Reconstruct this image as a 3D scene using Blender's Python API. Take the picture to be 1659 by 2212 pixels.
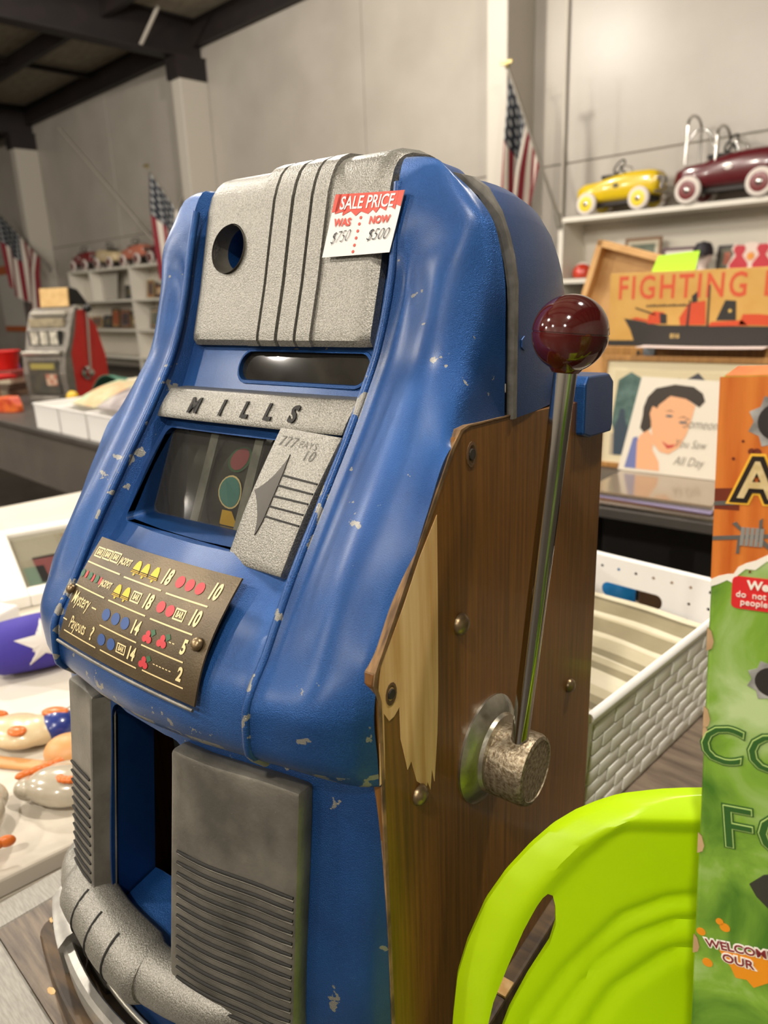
import bpy, bmesh, math, random
import numpy as np
from mathutils import Matrix, Vector
random.seed(7)
for _o in list(bpy.data.objects):
    bpy.data.objects.remove(_o)
scene = bpy.context.scene
COL = scene.collection
PI = math.pi

# ------------------------------------------------------------------ camera
CAM_POS = Vector((.457, -.31, 1.42))
F_PX = 1582.0
cam = bpy.data.cameras.new('camera')
cam.sensor_fit = 'HORIZONTAL'; cam.sensor_width = 36.0
cam.lens = 36.0 * F_PX / 1659.0
cam.clip_start = .02; cam.clip_end = 80
cam.dof.use_dof = True; cam.dof.focus_distance = .56; cam.dof.aperture_fstop = 9.5
cam_ob = bpy.data.objects.new('camera', cam); COL.objects.link(cam_ob)
_r = Vector((.8009272, .59766894, -.03615867)); _d = Vector((.14331801, -.24999158, -.95758245)); _f = Vector((-.58135666, .76177165, -.28588178))
cam_ob.matrix_world = Matrix(((_r.x, -_d.x, -_f.x, CAM_POS.x), (_r.y, -_d.y, -_f.y, CAM_POS.y), (_r.z, -_d.z, -_f.z, CAM_POS.z), (0, 0, 0, 1)))
scene.camera = cam_ob

# ------------------------------------------------------------------ world and exposure (the hall's lamps are built below)
world = bpy.data.worlds.new('world'); scene.world = world; world.use_nodes = True
world.node_tree.nodes['Background'].inputs[0].default_value = (1, .94, .86, 1)
world.node_tree.nodes['Background'].inputs[1].default_value = .3
scene.view_settings.view_transform = 'Standard'; scene.view_settings.look = 'None'
scene.view_settings.gamma = 1; scene.view_settings.use_curve_mapping = False
scene.view_settings.exposure = 0.0
LAMP_WATTS = 500.0
LAMP_COLOR = (1.0, .93, .83)

# ------------------------------------------------------------------ materials
def lin(h):
    h = h.lstrip('#'); c = [int(h[i:i + 2], 16) / 255 for i in (0, 2, 4)]
    return tuple((x / 12.92 if x <= .04045 else ((x + .055) / 1.055) ** 2.4) for x in c) + (1,)
MATS = {}
def mat(key, c1, c2=None, rough=.5, metal=0., scale=8., stretch=(1, 1, 1), detail=4., bump=0., bscale=200., coat=0., contrast=(.35, .65),
        emit=0., rvar=0., trans=0., spec=.5, aniso=False):
    if key in MATS: return MATS[key]
    m = bpy.data.materials.new(key); m.use_nodes = True; nt = m.node_tree; N = nt.nodes; L = nt.links
    b = N['Principled BSDF']
    a = lin(c1) if isinstance(c1, str) else c1
    b.inputs['Base Color'].default_value = a; b.inputs['Roughness'].default_value = rough; b.inputs['Metallic'].default_value = metal
    b.inputs['Specular IOR Level'].default_value = spec
    if coat: b.inputs['Coat Weight'].default_value = coat; b.inputs['Coat Roughness'].default_value = .3 if key.startswith('blue') else .08
    if trans: b.inputs['Transmission Weight'].default_value = trans
    tc = N.new('ShaderNodeTexCoord')
    if c2 is not None:
        mp = N.new('ShaderNodeMapping'); mp.inputs['Scale'].default_value = stretch; L.new(tc.outputs['Object'], mp.inputs[0])
        n = N.new('ShaderNodeTexNoise'); n.inputs['Scale'].default_value = scale; n.inputs['Detail'].default_value = detail; L.new(mp.outputs[0], n.inputs['Vector'])
        r = N.new('ShaderNodeValToRGB'); r.color_ramp.elements[0].position = contrast[0]; r.color_ramp.elements[1].position = contrast[1]
        r.color_ramp.elements[0].color = a; r.color_ramp.elements[1].color = lin(c2) if isinstance(c2, str) else c2
        L.new(n.outputs['Fac'], r.inputs[0]); L.new(r.outputs[0], b.inputs['Base Color'])
        if rvar:
            mr = N.new('ShaderNodeMapRange'); mr.inputs['To Min'].default_value = rough - rvar; mr.inputs['To Max'].default_value = rough + rvar
            L.new(n.outputs['Fac'], mr.inputs['Value']); L.new(mr.outputs[0], b.inputs['Roughness'])
    if bump:
        n2 = N.new('ShaderNodeTexNoise'); n2.inputs['Scale'].default_value = bscale; n2.inputs['Detail'].default_value = 3
        L.new(tc.outputs['Object'], n2.inputs['Vector'])
        bp = N.new('ShaderNodeBump'); bp.inputs['Strength'].default_value = bump; bp.inputs['Distance'].default_value = .002
        L.new(n2.outputs['Fac'], bp.inputs['Height']); L.new(bp.outputs[0], b.inputs['Normal'])
    if emit:
        b.inputs['Emission Color'].default_value = a; b.inputs['Emission Strength'].default_value = emit
    MATS[key] = m; return m

def blue_paint(key, chips=True):
    m = mat(key, '#103f7a', '#184e8e', rough=.38, metal=.66, scale=14, bump=.5, bscale=1500, rvar=.06, coat=.38, contrast=(.3, .7))
    if not chips: return m
    nt = m.node_tree; N = nt.nodes; L = nt.links; b = N['Principled BSDF']
    tc = [n for n in N if n.type == 'TEX_COORD'][0]
    old = b.inputs['Base Color'].links[0].from_socket
    sx = N.new('ShaderNodeSeparateXYZ'); L.new(tc.outputs['Object'], sx.inputs[0])
    def M(op, a, bb=None, c=None):
        n = N.new('ShaderNodeMath'); n.operation = op
        for i, v in enumerate((a, bb, c)):
            if v is None: continue
            if isinstance(v, (int, float)): n.inputs[i].default_value = v
            else: L.new(v, n.inputs[i])
        return n.outputs[0]
    ax = M('ABSOLUTE', M('SUBTRACT', M('ABSOLUTE', sx.outputs[0]), .1185))
    e1 = M('MULTIPLY', M('LESS_THAN', ax, .0042), M('LESS_THAN', sx.outputs[2], .62))
    e2 = M('LESS_THAN', M('ABSOLUTE', M('SUBTRACT', sx.outputs[2], .3625)), .0052)
    e3 = M('MULTIPLY', M('LESS_THAN', M('ABSOLUTE', M('SUBTRACT', sx.outputs[2], .388)), .024), .035)
    no = N.new('ShaderNodeTexNoise'); no.inputs['Scale'].default_value = 70; no.inputs['Detail'].default_value = 5; L.new(tc.outputs['Object'], no.inputs['Vector'])
    n3 = N.new('ShaderNodeTexNoise'); n3.inputs['Scale'].default_value = 16; n3.inputs['Detail'].default_value = 1; L.new(tc.outputs['Object'], n3.inputs['Vector'])
    v = M('ADD', no.outputs['Fac'], M('MULTIPLY', e1, .135))
    v = M('ADD', v, M('MULTIPLY', e2, .19)); v = M('ADD', v, e3)
    v = M('ADD', v, M('MULTIPLY', M('SUBTRACT', n3.outputs['Fac'], .5), .35))
    mask = M('GREATER_THAN', v, .735)
    mx = N.new('ShaderNodeMix'); mx.data_type = 'RGBA'; L.new(mask, mx.inputs[0]); L.new(old, mx.inputs[6]); mx.inputs[7].default_value = lin('#8f8d86')
    L.new(mx.outputs[2], b.inputs['Base Color'])
    return m

M_BLUE = blue_paint('blue_hammered_paint')
M_BLUE2 = mat('blue_paint_plain', '#103f7a', '#164a86', rough=.40, metal=.66, scale=14, bump=.4, bscale=1500, coat=.38)
M_CAST = mat('cast_aluminium', '#706e67', '#9a978f', rough=.4, metal=.6, scale=900, detail=2, bump=.3, bscale=800, rvar=.1)
M_DULL = mat('dull_cast_metal', '#5f5c55', '#7d7970', rough=.42, metal=.55, scale=26, bump=.12, bscale=420, rvar=.1)
M_DARKLINE = mat('dark_recess', '#15130f', rough=.7)
M_CHROME = mat('chrome', '#b9b7b2', rough=.14, metal=1.)
M_RUST = mat('pitted_rusty_metal', '#6b5b45', '#a29680', rough=.45, metal=.75, scale=300, detail=6, bump=.3, bscale=300, contrast=(.35, .65))
M_HUB = mat('worn_nickel', '#9d9888', '#c8c4b5', rough=.28, metal=.95, scale=40, bump=.08, bscale=300)
M_WOOD = mat('dark_oak_veneer', '#4b2d07', '#86571a', rough=.42, scale=9, stretch=(30, 30, .9), detail=8, contrast=(.2, .8), bump=.08, bscale=90, coat=.12)
M_BARE = mat('bare_wood', '#c79a5e', '#e3c08a', rough=.75, scale=9, stretch=(10, 10, .6), detail=5)
M_EDGE = mat('plywood_edge', '#4a3520', '#8d6c45', rough=.75, scale=50, stretch=(8, 1, 1), detail=5)
M_KNOB = mat('maroon_bakelite', '#3a0c0c', '#4a1210', rough=.1, scale=10, coat=.6)
M_CARD = mat('bronze_card', '#453823', '#5d4e35', rough=.4, metal=.35, scale=18, detail=6, bump=.1, bscale=700)
M_GOLD = mat('cream_gold_print', '#e6cf98', rough=.5)
M_YEL = mat('yellow_print', '#e3b41a', rough=.5)
M_RED = mat('red_print', '#c03038', rough=.5)
M_BLU = mat('blue_print', '#2c4c86', rough=.5)
M_GRN = mat('green_print', '#2b5a38', rough=.5)
M_BLACK = mat('black', '#0c0b0a', rough=.6)
M_WHITE = mat('white_paint', '#e9e5dc', rough=.45)
M_GLASSDARK = mat('smoky_glass', '#2a2824', '#1c1a17', rough=.04, spec=.3, scale=30)
def glass(key, tint='#ffffff', alpha=.12):
    m = bpy.data.materials.new(key); m.use_nodes = True; nt = m.node_tree; N = nt.nodes; L = nt.links
    N.clear(); out = N.new('ShaderNodeOutputMaterial'); tr = N.new('ShaderNodeBsdfTransparent'); gl = N.new('ShaderNodeBsdfGlossy')
    gl.inputs['Roughness'].default_value = .05; tr.inputs[0].default_value = lin(tint); mx = N.new('ShaderNodeMixShader')
    fr = N.new('ShaderNodeFresnel'); fr.inputs[0].default_value = 1.3
    df = N.new('ShaderNodeBsdfDiffuse'); df.inputs[0].default_value = (.5, .48, .44, 1); m2 = N.new('ShaderNodeMixShader'); m2.inputs[0].default_value = .05
    L.new(tr.outputs[0], m2.inputs[1]); L.new(df.outputs[0], m2.inputs[2])
    L.new(fr.outputs[0], mx.inputs[0]); L.new(m2.outputs[0], mx.inputs[1]); L.new(gl.outputs[0], mx.inputs[2]); L.new(mx.outputs[0], out.inputs[0])
    return m
M_GLASS = glass('clear_glass', '#d8d8d0')

# ------------------------------------------------------------------ geometry helpers: everything is (verts, faces)
def box(x0, x1, y0, y1, z0, z1):
    v = [(x0, y0, z0), (x1, y0, z0), (x1, y1, z0), (x0, y1, z0), (x0, y0, z1), (x1, y0, z1), (x1, y1, z1), (x0, y1, z1)]
    return v, [(0, 3, 2, 1), (4, 5, 6, 7), (0, 1, 5, 4), (1, 2, 6, 5), (2, 3, 7, 6), (3, 0, 4, 7)]
def cbox(c, s):
    return box(c[0] - s[0] / 2, c[0] + s[0] / 2, c[1] - s[1] / 2, c[1] + s[1] / 2, c[2] - s[2] / 2, c[2] + s[2] / 2)
def join(*vfs):
    V = []; Fc = []
    for v, f in vfs:
        o = len(V); V += [tuple(p) for p in v]; Fc += [tuple(i + o for i in q) for q in f]
    return V, Fc
def xf(vf, M=None, fn=None):
    v, f = vf
    if M is not None: v = [tuple(M @ Vector(p)) for p in v]
    if fn is not None: v = [tuple(fn(*p)) for p in v]
    return v, f
def T(x=0, y=0, z=0): return Matrix.Translation((x, y, z))
def Rz(a): return Matrix.Rotation(a, 4, 'Z')
def Rx(a): return Matrix.Rotation(a, 4, 'X')
def Ry(a): return Matrix.Rotation(a, 4, 'Y')
def S(x, y, z): return Matrix.Diagonal((x, y, z, 1))
def tube(path, r, n=10, cap=True):
    path = [Vector(p) for p in path]; V = []; F = []
    up = None
    for i, p in enumerate(path):
        t = (path[min(i + 1, len(path) - 1)] - path[max(i - 1, 0)]).normalized()
        if up is None: up = Vector((0, 0, 1)) if abs(t.z) < .9 else Vector((1, 0, 0))
        a = (up - t * up.dot(t)).normalized(); up = a; b = t.cross(a)
        rr = r[i] if isinstance(r, (list, tuple)) else r
        for k in range(n):
            th = 2 * PI * k / n; V.append(tuple(p + a * (rr * math.cos(th)) + b * (rr * math.sin(th))))
    for i in range(len(path) - 1):
        for k in range(n):
            k2 = (k + 1) % n; F.append((i * n + k, i * n + k2, (i + 1) * n + k2, (i + 1) * n + k))
    if cap: F.append(tuple(reversed(range(n)))); F.append(tuple(range((len(path) - 1) * n, len(path) * n)))
    return V, F
def cyl(p0, p1, r0, r1=None, n=20): return tube([p0, p1], [r0, r0 if r1 is None else r1], n)
def lathe(prof, n=28, M=None):
    V = []; F = []; m = len(prof)
    for r, h in prof:
        for k in range(n):
            th = 2 * PI * k / n; V.append((r * math.cos(th), r * math.sin(th), h))
    for i in range(m - 1):
        for k in range(n):
            k2 = (k + 1) % n; F.append((i * n + k, i * n + k2, (i + 1) * n + k2, (i + 1) * n + k))
    F.append(tuple(reversed(range(n)))); F.append(tuple(range((m - 1) * n, m * n)))
    return xf((V, F), M) if M is not None else (V, F)
def ball(c, r, nu=20, nv=12):
    rr = (r, r, r) if isinstance(r, (int, float)) else r
    prof = [(max(math.sin(PI * i / nv), 1e-4), -math.cos(PI * i / nv)) for i in range(nv + 1)]
    return lathe(prof, nu, T(*c) @ S(*rr))
def prism(poly, h0, h1, fn=None):
    n = len(poly)
    if sum(poly[i][0] * poly[(i + 1) % n][1] - poly[(i + 1) % n][0] * poly[i][1] for i in range(n)) < 0: poly = poly[::-1]
    V = [(p[0], p[1], h0) for p in poly] + [(p[0], p[1], h1) for p in poly]
    F = [tuple(reversed(range(n))), tuple(range(n, 2 * n))] + [(i, (i + 1) % n, n + (i + 1) % n, n + i) for i in range(n)]
    return xf((V, F), fn=fn) if fn else (V, F)
def rrect(x0, x1, z0, z1, r, n=5):
    P = []
    for cx, cz, a0 in ((x1 - r, z1 - r, 0), (x0 + r, z1 - r, PI / 2), (x0 + r, z0 + r, PI), (x1 - r, z0 + r, 1.5 * PI)):
        for k in range(n + 1):
            a = a0 + PI / 2 * k / n; P.append((cx + r * math.cos(a), cz + r * math.sin(a)))
    return P
def circ(cx, cz, rx, rz=None, n=20):
    rz = rx if rz is None else rz
    return [(cx + rx * math.cos(2 * PI * k / n), cz + rz * math.sin(2 * PI * k / n)) for k in range(n)]
def star(cx, cy, r, n=5, inner=.4, rot=PI / 2):
    return [(cx + (r if k % 2 == 0 else r * inner) * math.cos(rot + PI * k / n), cy + (r if k % 2 == 0 else r * inner) * math.sin(rot + PI * k / n)) for k in range(2 * n)]
def grid(P, closed=False):
    ni = len(P); nj = len(P[0]); V = [tuple(p) for row in P for p in row]; F = []
    for i in range(ni - 1):
        for j in range(nj if closed else nj - 1):
            j2 = (j + 1) % nj; F.append((i * nj + j, i * nj + j2, (i + 1) * nj + j2, (i + 1) * nj + j))
    return V, F
def loft(P):
    V, F = grid(P, True); n = len(P[0]); m = len(P)
    F.append(tuple(reversed(range(n)))); F.append(tuple(range((m - 1) * n, m * n)))
    return V, F
def slab(fn, nu, nv, th):
    """solid curved sheet: fn(u,v,h) -> xyz, h 0 outer face, h=th inner"""
    A = [[fn(i / nu, j / nv, 0) for j in range(nv + 1)] for i in range(nu + 1)]
    B = [[fn(i / nu, j / nv, th) for j in range(nv + 1)] for i in range(nu + 1)]
    v1, f1 = grid(A); v2, f2 = grid(B); o = len(v1); V = v1 + v2; F = list(f1) + [tuple(reversed([i + o for i in q])) for q in f2]
    w = nv + 1
    rim = [(0, j) for j in range(nv)] + [(i, nv) for i in range(nu)] + [(nu, j) for j in range(nv, 0, -1)] + [(i, 0) for i in range(nu, 0, -1)]
    ids = [i * w + j for i, j in rim]
    for k in range(len(ids)):
        a, b = ids[k], ids[(k + 1) % len(ids)]; F.append((b, a, a + o, b + o))
    return V, F
_tcache = {}
def text2d(body, size, ext=0., shear=0., bold=0., align='CENTER', space=1.):
    k = (body, size, ext, shear, bold, align, space)
    if k in _tcache: return _tcache[k]
    cu = bpy.data.curves.new('t', 'FONT'); cu.body = body; cu.size = size; cu.extrude = ext; cu.shear = shear; cu.offset = bold
    cu.align_x = align; cu.align_y = 'CENTER'; cu.space_character = space; cu.resolution_u = 3
    ob = bpy.data.objects.new('t', cu); me = ob.to_mesh()
    r = ([tuple(v.co) for v in me.vertices], [tuple(p.vertices) for p in me.polygons])
    ob.to_mesh_clear(); bpy.data.objects.remove(ob); bpy.data.curves.remove(cu)
    _tcache[k] = r; return r
def mk(name, vf, m, parent=None, smooth=None, bevel=0., seg=2, loc=None, rot=None, fix=True):
    me = bpy.data.meshes.new(name); me.from_pydata([tuple(p) for p in vf[0]], [], [tuple(q) for q in vf[1]])
    if fix or bevel:
        bm = bmesh.new(); bm.from_mesh(me)
        if fix: bmesh.ops.recalc_face_normals(bm, faces=bm.faces[:])
        if bevel:
            ed = [e for e in bm.edges if len(e.link_faces) == 2 and e.calc_face_angle(0) > .5]
            bmesh.ops.bevel(bm, geom=ed, offset=bevel, segments=seg, affect='EDGES', profile=.5, clamp_overlap=True)
        bm.to_mesh(me); bm.free()
    me.materials.append(m)
    if smooth is not None:
        me.polygons.foreach_set('use_smooth', [True] * len(me.polygons)); me.set_sharp_from_angle(angle=math.radians(smooth))
    ob = bpy.data.objects.new(name, me); COL.objects.link(ob)
    if parent is not None: ob.parent = parent
    if loc is not None: ob.location = loc
    if rot is not None: ob.rotation_euler = rot
    return ob
def share(name, src, parent=None, loc=None, rot=None, scale=None):
    ob = bpy.data.objects.new(name, src.data); COL.objects.link(ob)
    if parent is not None: ob.parent = parent
    if loc is not None: ob.location = loc
    if rot is not None: ob.rotation_euler = rot
    if scale is not None: ob.scale = scale
    return ob
def tag(o, label=None, cat=None, group=None, kind=None):
    if label: o['label'] = label
    if cat: o['category'] = cat
    if group: o['group'] = group
    if kind: o['kind'] = kind
    return o
def thing(name, label, cat, loc=(0, 0, 0), rotz=0., group=None):
    o = bpy.data.objects.new(name, None); o.empty_display_size = .05; COL.objects.link(o); o.location = loc; o.rotation_euler = (0, 0, rotz)
    return tag(o, label, cat, group)
def struct(name, vf, m, parent=None, label=None, **k):
    o = mk(name, vf, m, parent, **k)
    if parent is None: tag(o, label, None, None, 'structure')
    return o
def bake(ob, mods):
    """apply modifiers: list of (type, dict, cutter_vf or None)"""
    tmp = []
    for ty, kw, cut in mods:
        md = ob.modifiers.new(ty, ty)
        if cut is not None:
            c = mk('cutter', cut, M_BLACK, ob.parent); c.matrix_basis = ob.matrix_basis.copy(); tmp.append(c); md.object = c
        for a, b in kw.items(): setattr(md, a, b)
    bpy.context.view_layer.update(); dg = bpy.context.evaluated_depsgraph_get()
    me = bpy.data.meshes.new_from_object(ob.evaluated_get(dg)); old = ob.data; ob.modifiers.clear(); ob.data = me; me.name = ob.name
    bpy.data.meshes.remove(old)
    for c in tmp: bpy.data.objects.remove(c)
    while len(me.materials) > 1: me.materials.pop()
    return ob
def resmooth(ob, ang):
    me = ob.data; me.polygons.foreach_set('use_smooth', [True] * len(me.polygons)); me.set_sharp_from_angle(angle=math.radians(ang))
def pchip(X, Y, x):
    X = np.asarray(X, float); Y = np.asarray(Y, float); x = np.asarray(x, float); n = len(X)
    h = np.diff(X); d = np.diff(Y) / h; m = np.zeros(n)
    for i in range(1, n - 1):
        if d[i - 1] * d[i] > 0:
            w1 = 2 * h[i] + h[i - 1]; w2 = h[i] + 2 * h[i - 1]; m[i] = (w1 + w2) / (w1 / d[i - 1] + w2 / d[i])
    m[0] = d[0]; m[-1] = d[-1]
    k = np.clip(np.searchsorted(X, x, 'right') - 1, 0, n - 2); t = (x - X[k]) / h[k]
    return (2 * t**3 - 3 * t**2 + 1) * Y[k] + (t**3 - 2 * t**2 + t) * h[k] * m[k] + (-2 * t**3 + 3 * t**2) * Y[k + 1] + (t**3 - t**2) * h[k] * m[k + 1]

# ================================================================== THE HALL
WA = math.atan(.13); WO = Vector((0, 8.1, 0))
WU = Vector((math.cos(WA), -math.sin(WA), 0)); WN = Vector((-math.sin(WA), -math.cos(WA), 0))
def wf(u, n, z): return WO + WU * u + WN * n + Vector((0, 0, z))
WR = (0, 0, -WA)
def wst(name, vf, m, label=None, **k):
    return struct(name, vf, m, None, label, loc=WO, rot=WR, **k)
M_WALL = mat('painted_wall_panel', '#9d968c', '#a69f95', rough=.36, spec=.4, scale=1.2, bump=.02, bscale=6)
M_WALL2 = mat('wall_joint', '#8d8679', rough=.7)
M_STEEL = mat('cream_steel', '#b7b0a4', rough=.45)
M_BEAM = mat('dark_maroon_steel', '#140e0d', '#1e1412', rough=.6, scale=3)
M_CEIL = mat('foil_insulation', '#8d8574', '#a39a87', rough=.7, scale=3, stretch=(1, 4, 1))
M_FLOOR = mat('grey_concrete', '#37322d', '#474139', rough=.45, scale=2.5)
U0, U1, ND, HC = -26., 9., 19., 6.0
wb = wst('wall_back', box(U0, U1, .02, .2, 0, HC), M_WALL2, 'grey white panelled warehouse wall behind the shelves')
_us = [U0, -21.7, -18.2, -14.4, -10.6, -6.76, -3.95, -.2, 3.4, U1]; _zs = [0, 2.8, HC]
for i in range(len(_us) - 1):
    for j in range(2):
        mk('wall_panel', box(_us[i] + .008, _us[i + 1] - .008, 0, .03, _zs[j] + .008, _zs[j + 1] - .008), M_WALL, wb, bevel=.004, seg=1)
wst('wall_left', box(U0 - .2, U0, -ND, .2, 0, HC), M_WALL, 'far end wall of the hall beyond the left shelves')
wst('wall_right', box(U1, U1 + .2, -ND, .2, 0, HC), M_WALL, 'end wall of the hall to the right')
wst('wall_front', box(U0, U1, -ND - .2, -ND, 0, HC), M_WALL, 'hall wall behind the camera')
wst('floor', box(U0 - .2, U1 + .2, -ND - .2, .2, -.1, 0), M_FLOOR, 'dark grey concrete hall floor')
wst('ceiling', box(U0 - .2, U1 + .2, -ND - .2, .2, HC, HC + .1), M_CEIL, 'underside of the metal roof with grey insulation')
_tn = [0]
def trim(vf, m, label, **k):
    _tn[0] += 1; return wst('trim_%d' % _tn[0], vf, m, label, **k)
for cu_, lab in ((-18.2, 'cream steel wall column beside the notice board'), (-10.75, 'cream steel wall column left of the slot machine'), (-4.05, 'cream steel wall column behind the right flag'), (3.4, 'cream steel wall column at the far right')):
    trim(box(cu_ - .14, cu_ + .14, -.55, -.001, 0, 5.4), M_STEEL, lab, bevel=.01)
    trim(join(box(cu_ - .15, cu_ + .15, -ND, 0, 5.38, 5.42), box(cu_ - .02, cu_ + .02, -ND, 0, 5.42, 5.96), box(cu_ - .15, cu_ + .15, -ND, 0, 5.96, 6.0), box(cu_ - .16, cu_ + .16, -.62, -.02, 5.05, 5.4)), M_BEAM, 'dark roof beam above: ' + lab.replace('cream steel wall column', 'bay'))
for k, n_ in enumerate((.06, 1.7, 3.4, 5.1, 6.8, 8.5, 10.2)):
    trim(box(U0, U1, -n_ - .1, -n_, 5.72 if k else 5.6, 6.0), M_BEAM, 'dark roof purlin running along the hall, row %d from the back wall' % (k + 1))
for k, u_ in enumerate((-22, -14.5, -7)):
    trim(box(u_ - .04, u_ + .04, -10, -.1, 5.86, 5.95), M_BEAM, 'thin dark roof strut between the beams, number %d from the left' % (k + 1))
for k, (u_, n_) in enumerate(((-10.75, 1.2), (-10.75, 4.0), (-18.2, 1.2), (-18.2, 4.0))):
    for sgn in (-1, 1):
        trim(cyl((u_ + sgn * .1, -n_, 5.42), (u_ + sgn * .75, -n_, 5.8), .03, n=8), M_STEEL, 'pale diagonal knee brace from beam to purlin at bay %d %s' % (k + 1, 'left' if sgn < 0 else 'right'))
trim(cyl((-3.47, -.03, 0), (-3.47, -.03, HC), .022, n=8), M_STEEL, 'thin conduit pipe running up the back wall')
for k, (a, b) in enumerate((((-16.6, 5.3), (-12.6, 2.35)), ((-10.9, 4.2), (-12.6, 2.35)))):
    trim(cyl((a[0], -.06, a[1]), (b[0], -.06, b[1]), .022, n=8), M_STEEL, 'thin diagonal wall brace rod above the left shelf, %s one' % ('long' if k == 0 else 'short'))

# ---- high bay lamps: each carries its own light
M_LAMP = mat('lamp_housing', '#3a3a3a', rough=.5, metal=.5)
M_LENS = mat('lamp_lens', '#fff2dc', emit=18., rough=.5)
def high_bay(x, y, i):
    z = 5.15
    t = thing('high_bay_lamp', 'round high bay ceiling lamp hanging under the roof', 'lamp', (x, y, z), 0, 'high bay lamps under the roof')
    mk('housing', lathe([(.02, .5), (.06, .48), (.08, .3), (.2, .12), (.27, .0), (.25, .0), (.19, .1), (.05, .12)], 24), M_LAMP, t, smooth=40)
    mk('lens', lathe([(.001, .015), (.2, .015), (.21, .03), (.001, .03)], 24), M_LENS, t)
    mk('hanger_rod', cyl((0, 0, .5), (0, 0, HC - z), .012, n=8), M_LAMP, t)
    la = bpy.data.lights.new('lamp_light', 'POINT'); la.shadow_soft_size = .12; la.energy = LAMP_WATTS; la.color = LAMP_COLOR
    lo = bpy.data.objects.new('lamp_light', la); COL.objects.link(lo); lo.parent = t; lo.location = (0, 0, -.16)
LAMPS = [(x, y) for y in (1.5, -2.7, -7.2) for x in (1.0, -4.6, -10.4)] + [(-5.2, 5.2)]
for i, (x, y) in enumerate(LAMPS): high_bay(x, y, i + 1)

# ================================================================== THE BLUE SLOT MACHINE
TZ = .75
SM = thing('slot_machine', 'blue and silver cast-metal slot machine with wooden sides and a maroon knobbed lever', 'slot machine', (0, 0, TZ + .001))
XS = (0, .055, .108, .113, .12, .142, .178, .196)
def key(z, ys, edge, xs=None, zs=None):
    xs = xs or XS; zs = zs or [z] * 8
    return [(x, y, zz) for x, y, zz in zip(xs, ys, zs)] + [edge]
KEYS = [
    key(.0,   (-.050, -.047, -.036, -.035, -.034, -.029, -.014, -.001), (.2, .012, .0)),
    key(.15,  (-.040, -.037, -.027, -.026, -.025, -.020, -.008, .003), (.2, .012, .15)),
    key(.335, (-.012, -.009, .001, .002, .003, .006, .0095, .0115), (.2, .0135, .335)),
    key(.3555, (-.010, -.007, .003, .004, .005, .008, .011, .012), (.2, .0135, .3555)),
    key(.3572, (-.024, -.021, -.012, -.011, -.010, -.006, .001, .006), (.2, .0115, .3572)),
    key(.3595, (-.0295, -.026, -.0165, -.0155, -.0145, -.010, -.002, .003), (.2, .0105, .3595)),
    key(.378, (-.037, -.034, -.027, -.026, -.029, -.024, -.012, -.001), (.2, .010, .378)),
    key(.404, (-.029, -.028, -.024, -.023, -.0275, -.023, -.011, -.001), (.2, .008, .405)),
    key(.44,  (-.005, -.004, -.001, .000, -.004, -.001, .004, .009), (.2, .013, .435)),
    key(.478, (.031, .034, .042, .042, .021, .024, .028, .034), (.2, .042, .478)),
    key(.53,  (.078, .079, .081, .081, .0605, .063, .066, .070), (.2, .074, .53)),
    key(.572, (.116, .117, .118, .118, .093, .095, .098, .102), (.2, .106, .568)),
    key(.600, (.135, .135, .136, .136, .113, .115, .118, .126), (.2, .148, .5735)),
    key(.628, (.150, .150, .150, .150, .131, .133, .136, .146), (.2, .18, .574), zs=[.628] * 6 + [.624, .612]),
    key(.68,  (.168, .168, .168, .168, .152, .155, .157, .163), (.2, .18, .66), zs=[.68] * 7 + [.675]),
    key(.72,  (.180, .180, .180, .178, .162, .163, .166, .172), (.192, .18, .709), xs=(0, .055, .108, .112, .118, .138, .173, .187), zs=[.72] * 6 + [.716, .712]),
    key(.75,  (.190, .190, .190, .186, .170, .171, .173, .176), (.172, .18, .737), xs=(0, .055, .108, .111, .116, .132, .156, .167), zs=[.75] * 4 + [.748, .747, .743, .739]),
    key(.765, (.203, .203, .203, .196, .184, .182, .181, .181), (.150, .184, .7525), xs=(0, .055, .108, .110, .114, .124, .140, .147), zs=[.765] * 3 + [.766, .766, .765, .762, .758]),
    key(.770, (.235, .235, .235, .235, .235, .233, .23, .23), (.140, .23, .752), xs=(0, .055, .108, .110, .113, .12, .130, .136), zs=[.768] * 3 + [.767, .766, .764, .761, .757]),
]
_OX = XS; XS = (0, .055, .108, .113, .12, .131, .160, .189)
for _i, _k in enumerate(KEYS):
    if _i > 14: continue
    ox = [p[0] for p in _k]; oy = [p[1] for p in _k]; oz = [p[2] for p in _k]; yb = oy[4]
    f_ = 0. if _i < 5 else (.12 if _i < 7 else (.3 if _i == 7 else (.6 if _i == 8 else 1.)))
    new = list(_k[:5])
    for x_, dv in ((.131, .0055), (.160, .0005), (.189, None)):
        y0 = float(np.interp(x_, ox, oy)); z0 = float(np.interp(x_, ox, oz))
        y1 = y0 if dv is None else yb + dv
        if dv is None: y1 = y0 + (.002 if _i < 12 else .006)
        new.append((x_, y0 * (1 - f_) + y1 * f_, z0))
    KEYS[_i] = new + [_k[8]]
def lx(x): return -x if x < .12 else -(.12 + (x - .12) * .78)
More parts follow.
